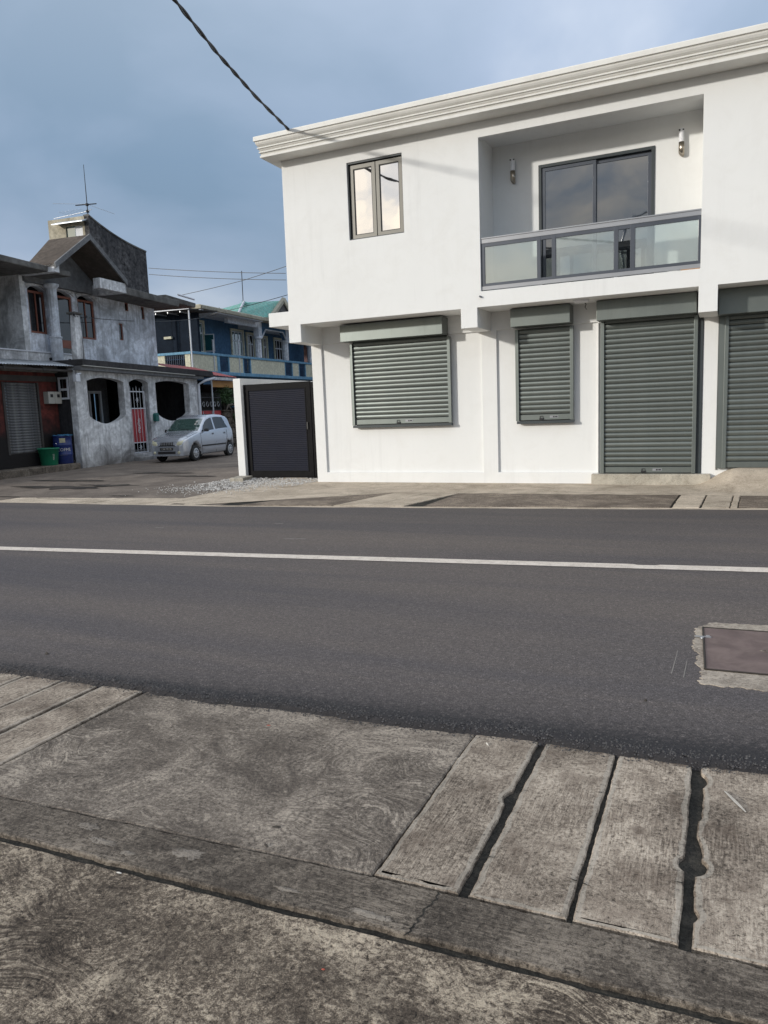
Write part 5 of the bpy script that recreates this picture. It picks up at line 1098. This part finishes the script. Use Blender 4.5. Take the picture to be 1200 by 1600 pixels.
MB().tube([(12.72, -.08, 6.44 + zb), (13.2, -.08, 6.95 + zb), (15.5, -.08, 6.95 + zb), (15.95, -.08, 6.44 + zb)], .05, 5).build('arch_band', 'lav', bh)
bb('soffit', 'lav', 12.0, 20.9, .21, 1.2, 7.0, 7.36); bb('beam', 'lav', 8.9, 12.3, -.04, .2, 7.0, 7.29)
# green tiled gable
def tiles(pa, pb, pc_, pd, nu, nv, name, mat):
    pa, pb, pc_, pd = map(Vector, (pa, pb, pc_, pd)); nrm = (pb - pa).cross(pd - pa).normalized()
    if nrm.z < 0: nrm = -nrm
    pn = MB().box(0, 1, 0, 1.12, 0, 1).mesh('tile', mat)
    L = (pb - pa).length / nu; H = (pd - pa).length / nv; xu = (pb - pa).normalized(); yv = (pd - pa).normalized()
    for j in range(nv):
        for i in range(nu):
            q = pa + (pb - pa) * ((i + (.5 if j % 2 else 0)) / nu) + (pd - pa) * (j / nv) + nrm * random.uniform(.0, .02)
            o = inst('tile', pn, bh); tilt = -0.10
            yy = (yv * math.cos(tilt) + nrm * math.sin(tilt)); zn = xu.cross(yy)
            if zn.z < 0: zn = -zn
            mt = Matrix((xu * L * .94, yy * H, zn * .03)).transposed().to_4x4(); mt.translation = q; o.matrix_local = mt
rz0, rz1, rz2 = 8.28 + zb, 9.62 + zb, 10.40 + zb
tiles((14.4, 2.6, rz0), (18.3, 2.6, rz0), (23.5, 4.2, rz2), (18.0, 4.2, rz1), 16, 9, 'tile', 'greensh')
MB().add([(14.35, 2.55, rz0 - .03), (18.4, 2.55, rz0 - .03), (23.5, 4.2, rz2 - .06), (18.0, 4.25, rz1 - .06), (14.3, 8, rz0 - .2), (23, 8, rz0)], [(0, 1, 2, 3), (0, 3, 4), (3, 2, 5, 4)]).build('gable_roof', 'greensh', bh)
MB().tube([(14.35, 2.55, rz0 + .02), (18.0, 4.25, rz1 + .02)], .09, 6).build('hip_ridge', 'lav', bh)
MB().hexa([(18.3, 2.5, rz0 - .1), (18.7, 2.5, rz0 - .1), (24.0, 4.1, rz2 - .05), (23.5, 4.1, rz2 - .05)], [(18.3, 2.5, rz0 + .2), (18.7, 2.5, rz0 + .2), (24.0, 4.1, rz2 + .2), (23.5, 4.1, rz2 + .2)]).build('bargeboard', 'creamroof', bh)
MB().hexa([(23.5, 4.1, rz2 - .1), (24.0, 4.1, rz2 - .1), (23.6, 3.3, rz0 + .9), (23.2, 3.3, rz0 + .9)], [(23.5, 4.1, rz2 + .2), (24.0, 4.1, rz2 + .2), (23.7, 3.3, rz0 + 1.15), (23.3, 3.3, rz0 + 1.15)]).build('bargeboard', 'creamroof', bh)
MB().add([(18.7, 2.7, rz0 - .1), (23.3, 3.4, rz0 + .1), (23.6, 3.5, rz0 + .9), (23.7, 4.2, rz2)], [(0, 1, 2, 3)]).build('gable_wall', 'tindark', bh, fix=False)
MB().tube([(17.8, 4.2, rz1 - .1), (17.85, 4.2, rz1 + 2.1)], .03, 5).build('roof_mast', 'black', bh)
for yy in (0, .35): MB().tube([(12.8, 3 + yy, 7.5), (12.8, 3 + yy, 8.4)], .02, 4).build('rebar', 'black', bh)

# pink house further up
MT['pink'] = plaster('faded_pink_wall', (0.24, 0.15, 0.15), (0.08, 0.06, 0.06), 0.8)
ph = empty('pink_house', at(bh, 22.0, -.6, 0), BA, label='dark faded pink house seen in the gap left of the white building', category='house')
MB().box(0, 7, -1.5, 6, 0, 6.6).build('wall', 'pink', ph)
MB().hexa([(-.5, -2.0, 6.5), (7, -2.0, 6.5), (7, 6, 6.5), (-.5, 6, 6.5)], [(-.5, -2.0, 6.7), (7, -2.0, 6.7), (7, 2, 7.6), (-.5, 2, 7.6)]).build('roof', 'tindark', ph)
w = frame_mb(1.6, 2.6, 5.2, 6.3, .08, -1.56, -1.50).build('window', 'whitemetal', ph); MB().box(1.65, 2.55, -1.53, -1.52, 5.25, 6.25).build('pane', 'darkglass', w)
MB().box(-.2, 2, -1.8, -1.6, 4.2, 5.1).build('balcony_panel', 'bluetrim', ph)

# ------------------------------------------------------------------ parked car (x: nose to tail, y: visible left side to right side)
MT['carpaint'] = smooth('silver_blue_car_paint', (0.50, 0.535, 0.60), 0.26, metal=0.55, var=0.015, coat=1.0)
MT['carglass'] = glassy('car_glass', (0.012, 0.015, 0.015), 0.04, 0.02)
MT['windscreen'] = glassy('windscreen_glass', (0.05, 0.095, 0.085), 0.14, 0.02)
MT['rubber'] = smooth('tyre_rubber', (0.018, 0.018, 0.019), 0.75, var=0.15)
MT['hub'] = smooth('hubcap_silver', (0.50, 0.51, 0.53), 0.4, metal=0.5, var=0.05)
MT['lamp'] = smooth('headlamp_lens', (0.62, 0.60, 0.42), 0.12, var=0.1, nscale=12, coat=1.0)
MT['trim'] = smooth('black_trim', (0.02, 0.02, 0.022), 0.5, var=0.1)
MT['plate'] = smooth('number_plate', (0.03, 0.03, 0.03), 0.4, var=0.05)
u_ = Vector((-0.12, 1, 0)).normalized(); o_ = Vector((-16.36, 20.50, 0.092)) - u_ * 0.64
car = empty('parked_car', o_, GA, label='silver blue five-door hatchback parked with its nose toward the main road', category='car')
def interp(tab, x):
    if x <= tab[0][0]: return tab[0][1]
    for (a, va), (b_, vb) in zip(tab, tab[1:]):
        if x <= b_: t_ = (x - a) / (b_ - a); t_ = t_ * t_ * (3 - 2 * t_) * .5 + t_ * .5; return va + (vb - va) * t_
    return tab[-1][1]
TOP = [(0, .56), (.03, .66), (.08, .74), (.18, .80), (.35, .86), (.6, .92), (.85, .97), (.98, 1.01), (1.10, 1.10), (1.3, 1.27), (1.5, 1.42), (1.62, 1.49), (1.9, 1.555), (2.3, 1.575), (2.7, 1.555), (3.0, 1.50), (3.12, 1.44), (3.22, 1.20), (3.30, 1.0), (3.36, .86), (3.44, .62), (3.46, .5)]
BOT = [(0, .26), (.08, .20), (.5, .19), (3.0, .20), (3.4, .26), (3.46, .34)]
WID = [(0, .50), (.03, .60), (.10, .67), (.25, .715), (.5, .735), (1.5, .745), (2.6, .745), (3.1, .725), (3.3, .69), (3.42, .62), (3.46, .54)]
BELT = [(0, .95), (.98, .95), (2.9, 1.03), (3.46, 1.03)]
WHX, WR_ = (0.64, 3.00), 0.275
def ring(x):
    zt, zb_, w, bl = interp(TOP, x), interp(BOT, x), interp(WID, x), interp(BELT, x)
    pts = []
    hs = min(bl, zt - .05)
    pts += [(0, zb_), (w * .6, zb_), (w * .93, zb_ + .01)]
    for k in range(1, 13):
        z = zb_ + (hs - zb_) * k / 12; q = (z - .55) / .45
        pts.append((w * (1 - .035 * q * q - (.03 if z < .32 else 0)), z))
    if zt - .05 > bl + .01:
        ws = w * .965; wt = w - .035 - .36 * (zt - bl) * .62
        for k in range(1, 11): t_ = k / 11; pts.append((ws + (wt - ws) * t_ - .012 * 0, bl + (zt - .055 - bl) * t_ + .0))
        pts += [(wt - .02, zt - .03), (wt - .07, zt - .008)]
        for k in range(1, 9): y = (wt - .07) * (1 - k / 8); pts.append((y, zt - .008 + .02 * (1 - (y / wt) ** 2)))
    else:
        ws = pts[-1][0]
        for k in range(1, 11): a = k / 11 * math.pi / 2; pts.append((ws - .10 * (1 - math.cos(a)), hs + (zt - .02 - hs) * math.sin(a)))
        pts += [(ws - .12, zt - .012), (ws - .16, zt - .004)]
        for k in range(1, 9): y = (ws - .16) * (1 - k / 8); pts.append((y, zt - .004 + .03 * (1 - (y / w) ** 2)))
    return pts
stn = [0, .012, .03, .055, .08, .12, .16] + [.2 + .03 * k for k in range(int(3.2 / .03) + 1)] + [3.42, 3.445, 3.46]
rings = [ring(x) for x in stn]; K = len(rings[0])
CW = .745
faces = {'body': [], 'windscreen': [], 'sidewin': [], 'wheel_well': []}
verts = []
for sgn in (-1, 1):
    base = len(verts)
    for x, rg_ in zip(stn, rings):
        for y, z in rg_:
            for wx in WHX:
                d = math.hypot(x - wx, z - WR_)
                if d < .335 and y > .3 and z < .72: y = min(y, .50)
            verts.append((x, CW + sgn * y, z))
    for i in range(len(stn) - 1):
        for k in range(K - 1):
            xm = (stn[i] + stn[i + 1]) / 2; zm = sum(rings[i + a][k + b_][1] for a in (0, 1) for b_ in (0, 1)) / 4; ym = sum(rings[i + a][k + b_][0] for a in (0, 1) for b_ in (0, 1)) / 4
            f = (base + i * K + k, base + (i + 1) * K + k, base + (i + 1) * K + k + 1, base + i * K + k + 1)
            if sgn > 0: f = f[::-1]
            g_ = 'body'; bl = interp(BELT, xm); zt = interp(TOP, xm)
            if any(math.hypot(xm - wx, zm - WR_) < .33 for wx in WHX) and ym > .3 and zm < .72: g_ = 'wheel_well'
            elif 14 <= k <= 24 and zm > bl + .03 and zm < zt - .085:
                front = xm > 1.08 + (zm - .98) * .90 + .04 and xm < 1.98 - .03
                rear = xm > 1.98 + .035 and xm < 2.98 - (zm - 1.0) * .62
                if front: g_ = 'sidewin'
                if rear: g_ = 'sidewin'
            if 1.01 < xm < 1.53 and k >= 26: g_ = 'windscreen'
            faces[g_].append(f)
def carpart(name, fs, mat, sm=True, fix=True):
    used = sorted({i for f in fs for i in f}); mp_ = {a: b_ for b_, a in enumerate(used)}
    return MB().add([verts[i] for i in used], [tuple(mp_[i] for i in f) for f in fs]).build(name, mat, car, sm=sm, fix=fix)
carpart('body', faces['body'], 'carpaint', fix=False); carpart('wheel_well', faces['wheel_well'], 'rubber', fix=False); carpart('windscreen', faces['windscreen'], 'windscreen', fix=False)
lf = [f for f in faces['sidewin']]
for nm, cond in (('front_side_window', lambda x, y: x < 1.98), ('rear_side_window', lambda x, y: x >= 1.98)):
    for sd_ in (0, 1):
        fs = [f for f in lf if cond(sum(verts[i][0] for i in f) / 4, 0) and ((sum(verts[i][1] for i in f) / 4 > CW) == bool(sd_))]
        carpart(nm, fs, 'carglass', fix=False)
MB().box(.2, 3.3, CW - .5, CW + .5, .22, .5).build('underbody', 'rubber', car)
# wheels
for wx in WHX:
    for y0, sg in ((CW - .725, -1), (CW + .725, 1)):
        w = MB().lathe([(.17, 0), (.235, -.0), (.262, .012), (.2735, .035), (.2735, .13), (.262, .155), (.17, .155)], 40, (0, 0, 0), axis='x')
        w.v = [(y_, (x_ if sg < 0 else -x_), z_) for x_, y_, z_ in w.v]
        wo_ = w.build('wheel', 'rubber', car, sm=True); wo_.location = (wx, y0, .2735)
        h = MB().lathe([(0, -.004), (.05, -.006), (.06, .004), (.13, .002), (.165, -.003), (.176, .01), (.176, .03)], 36, axis='x')
        h.v = [(y_, (x_ if sg < 0 else -x_) , z_) for x_, y_, z_ in h.v]
        hb = h.build('hubcap', 'hub', wo_, sm=True)
        for k in range(8):
            a = k * math.pi / 4; cx, cz = .105 * math.cos(a), .105 * math.sin(a)
            MB().lathe([(0, 0), (.018, 0)], 8, (0, 0, 0)).poly([[(cx + .022 * math.cos(b_), cz + .022 * math.sin(b_)) for b_ in [q * math.pi / 5 for q in range(10)]]], sg * .006 - .001, sg * .006 + .001).build('hub_slot', 'trim', wo_)
# nose details are set on the front face, following its curve
def nose_x(y):   # x of the body surface at mid bumper height for lateral offset y from centre
    a = abs(y); best = 0
    for x in [k * .005 for k in range(80)]:
        if interp(WID, x) * .985 >= a: return x
    return .3
def strip(name, mat, y0, y1, z0, z1, out=.006, n=8, th=.02, par=car, lean=0.0):
    mb = MB(); vs = []
    for k in range(n + 1):
        y = y0 + (y1 - y0) * k / n; xx = nose_x(y)
        vs += [(xx - out, CW + y, z0), (xx - out + lean, CW + y, z1), (xx - out + th, CW + y, z1), (xx - out + th, CW + y, z0)]
    fs = []
    for k in range(n): a = 4 * k; fs += [(a + i, a + 4 + i, a + 4 + (i + 1) % 4, a + (i + 1) % 4) for i in range(4)]
    fs += [(0, 1, 2, 3), (4 * n, 4 * n + 3, 4 * n + 2, 4 * n + 1)]
    return mb.add(vs, fs).build(name, mat, par)
strip('bumper', 'carpaint', -.60, .60, .22, .55, .022, 20, .10)
gr = strip('grille', 'trim', -.24, .24, .575, .675, .008, 8, .03, lean=.012)
for k in range(7): y = -.20 + k * .40 / 6; MB().box(-.014, .01, CW + y - .009, CW + y + .009, .585, .67).build('grille_bar', 'hub', gr)
strip('lower_grille', 'trim', -.34, .34, .285, .375, .026, 8, .03)
pl_ = strip('number_plate', 'plate', -.255, .255, .41, .50, .032, 2, .01)
t_ = text('plate_lettering', '1186 MR 00', .082, 'paper', pl_, (-.0385, CW, .455), (R(90), 0, R(-90)), ext=.001, sx=1.0)
for sg in (-1, 1):
    vs = []; pts = [(.35, .60), (.42, .56), (.56, .585), (.66, .66), (.655, .745), (.56, .775), (.43, .765), (.36, .70)]
    mb = MB(); n = len(pts); cx_ = sum(p[0] for p in pts) / n; cz_ = sum(p[1] for p in pts) / n
    def sx_(y, z): 
        for x in [k * .004 for k in range(110)]:
            if interp(WID, x) * .975 >= y and interp(TOP, x) - .03 >= z: return x
        return .3
    rg1 = [(sx_(y, z) - .004, CW + sg * y, z) for y, z in pts]; rg2 = [(sx_(cx_ + (y - cx_) * .6, cz_ + (z - cz_) * .6) - .028, CW + sg * (cx_ + (y - cx_) * .6), cz_ + (z - cz_) * .6) for y, z in pts]
    mb.add(rg1 + rg2 + [(sx_(cx_, cz_) - .034, CW + sg * cx_, cz_)], [(i, (i + 1) % n, n + (i + 1) % n, n + i) for i in range(n)] + [(n + i, n + (i + 1) % n, 2 * n) for i in range(n)])
    h = mb.build('headlight', 'lamp', car, sm=True)
    x = nose_x(.5); MB().lathe([(0, -.012), (.04, -.008), (.048, 0), (.05, .02)], 18, (x - .034, CW + sg * .47, .335), axis='x').build('fog_lamp', 'lamp', car, sm=True)
# side trim, handles, mirror, seams, wipers, stickers
for sg in (-1, 1):
    yy = CW + sg * .748
    MB().box(1.02, 1.96, yy - .006, yy + .006, .47, .525).build('rubbing_strip', 'trim', car, bev=.004); MB().box(1.985, 2.66, yy - .006, yy + .006, .47, .525).build('rubbing_strip', 'trim', car, bev=.004)
    yy = CW + sg * .742
    for xx in (1.80, 2.62):
        MB().poly([[(xx + .055 * math.cos(a * .5236), .885 + .032 * math.sin(a * .5236)) for a in range(12)]], yy - .004, yy + .004).build('door_handle', 'trim', car)
        MB().box(xx - .05, xx + .04, yy - .010, yy + .010, .86, .885).build('handle_grip', 'carpaint', car, bev=.004)
    for pth in ([(1.00, .93), (1.00, .62), (1.04, .36), (1.06, .24)], [(1.985, 1.0), (1.985, .6), (1.98, .24)], [(2.80, 1.0), (2.80, .75), (2.66, .56), (2.62, .36)], [(1.06, .235), (2.6, .235)]):
        MB().tube([(a, CW + sg * (.7435 - .03 * ((b_ - .55) / .45) ** 2 * .9), b_) for a, b_ in pth], .0045, 4).build('door_seam', 'trim', car)
    mr_ = MB().hexa([(1.20, CW + sg * .74, .98), (1.24, CW + sg * .88, .98), (1.32, CW + sg * .88, .99), (1.30, CW + sg * .74, .99)], [(1.21, CW + sg * .74, 1.08), (1.25, CW + sg * .87, 1.09), (1.32, CW + sg * .87, 1.09), (1.30, CW + sg * .74, 1.08)]).build('wing_mirror', 'trim', car, bev=.015)
for y in (-.25, .35): MB().tube([(1.03, CW + y, 1.06), (1.06, CW + y + .22, 1.085), (1.09, CW + y + .45 * (1 if y < 0 else .5), 1.115)], .008, 4).build('wiper', 'trim', car)
def wsq(y, x, s_):   # sticker on the inside corner of the windscreen
    z = interp(TOP, x) + .014; z2 = interp(TOP, x + s_) + .014
    return MB().add([(x, CW + y, z), (x, CW + y + .07, z), (x + s_, CW + y + .07, z2), (x + s_, CW + y, z2)], [(0, 1, 2, 3)]).build('sticker', 'paper', car)
wsq(-.42, 1.33, .06); wsq(-.42, 1.23, .05)
MB().tube([(1.6, CW - .5, 1.46), (1.75, CW - .52, 1.52), (1.75, CW - .52, 1.9)], .004, 4).build('radio_aerial', 'trim', car)
for y in (-.36, .36): MB().box(1.55, 1.66, CW + y - .13, CW + y + .13, .95, 1.3).build('head_rest', 'trim', car, bev=.04)

# ------------------------------------------------------------------ cables
def cable_thing(name, pts, r, label, sag=0.0, strands=1, pitch_=.5, rs=None, **k):
    P = []
    for i in range(len(pts) - 1):
        a, b_ = Vector(pts[i]), Vector(pts[i + 1]); n = 60 if strands > 1 else 24
        for q in range(n + (1 if i == len(pts) - 2 else 0)): t_ = q / n; v_ = a.lerp(b_, t_); v_.z -= sag * 4 * t_ * (1 - t_); P.append(v_)
    if strands == 1: return MB().tube(P, r, 5).build(name, 'black', label=label, category='cable', **k)
    root = empty(name, pts[0], label=label, category='cable', **k); L = 0
    ps = [[] for _ in range(strands)]
    for i, p in enumerate(P):
        if i: L += (p - P[i - 1]).length
        d = (P[min(i + 1, len(P) - 1)] - P[max(i - 1, 0)]).normalized(); a = Vector((0, 0, 1)).cross(d).normalized(); b_ = d.cross(a)
        for s_ in range(strands):
            an_ = L / pitch_ * 2 * math.pi + s_ * 2 * math.pi / strands + .6 * math.sin(L * 2.1)
            ps[s_].append(p + (a * math.cos(an_) + b_ * math.sin(an_)) * (rs or r) - Vector(pts[0]))
    for s_ in range(strands): MB().tube(ps[s_], r, 6).build('strand', 'black', root)
    return root
cable_thing('service_cable', [(-7.70, 13.12, 6.99), (-7.26, 11.3, 6.90), (-6.77, 9.6, 6.80), (-6.06, 7.76, 6.55), (-5.0, 5.2, 6.35), (-2.9, -0.4, 6.9)], .016, 'thick twisted black service cable running from the roof corner across the sky', 0.0, 2, 1.1, .0135)
Y = 30
cable_thing('overhead_wire', [(-26.1, 30, 9.0), (-18.2, 30, 7.9)], .014, 'upper of the two level thin wires in the sky behind the grey house', .05)
cable_thing('overhead_wire', [(-26.1, 30, 8.7), (-18.2, 30, 7.61)], .014, 'lower of the two level thin wires in the sky behind the grey house', .06)
cable_thing('overhead_wire', [(-24.4, 30, 7.5), (-20.53, 30, 7.83), (-16.5, 30, 8.5)], .014, 'thin wire climbing to the roof of the white building', .02)
cable_thing('overhead_wire', [(-22.5, 30, 6.45), (-16.5, 30, 7.2)], .014, 'thin wire crossing in front of the green tiled roof', .06)
a = at(gh, 0.5, .1, 4.9); b_ = at(bh, 7.3, -.3, 7.1)
cable_thing('overhead_wire', [a, b_], .012, 'thin wire strung from the service post past the faded blue wall', .25)

# ------------------------------------------------------------------ what stands behind the photographer (seen in the window reflections)
MT['hill'] = smooth('wooded_hill', (0.030, 0.045, 0.022), 0.9, var=0.5, nscale=0.03, obj=False)
mb = MB(); n = 140
for k in range(n + 1):
    a = R(150) + R(240) * k / n - R(0); a = R(165 + 210 * k / n)
    h = 17 + 9 * nz(k * .07, 3) + 3 * nz(k * .4, 1) + 1.3 * nz(k * 1.7, 6)
    for r_, z in ((150, -.1), (185, h * .7), (215, h), (330, h * .6)): mb.v.append((r_ * math.cos(a), r_ * math.sin(a), z))
mb.f = [(k * 4 + j, (k + 1) * 4 + j, (k + 1) * 4 + j + 1, k * 4 + j + 1) for k in range(n) for j in range(3)]; mb.mi = [0] * len(mb.f)
mb.build('hills', 'hill', sm=True, kind='structure')
lp = empty('street_lamp', (-5.0, -14.0, 0), label='grey street lamp with curved arm mirrored in the balcony door', category='street lamp')
MB().tube([(0, 0, 0), (0, 0, 10.1), (.1, 0.05, 10.8), (.6, .1, 11.25), (1.5, .15, 11.3)], [.12, .09, .07, .06, .05], 10).build('pole', 'galv', lp, sm=True)
MB().hexa([(1.4, .0, 11.20), (2.2, .03, 11.22), (2.2, .30, 11.22), (1.4, .3, 11.20)], [(1.45, .09, 11.40), (2.1, .11, 11.36), (2.1, .26, 11.36), (1.45, .24, 11.40)]).build('lamp_head', 'galv', lp, bev=.02)

# repeats share a group phrase
for o in sc.objects:
    if o.parent is None:
        k = o.name.split('.')[0]
        g_ = {'overhead_wire': 'thin wires strung across the sky at the left', 'pebble': 'dark pebbles lying on the road', 'dry_leaf': 'dark dry leaves on the big pavement panel'}.get(k)
        if g_: o['group'] = g_
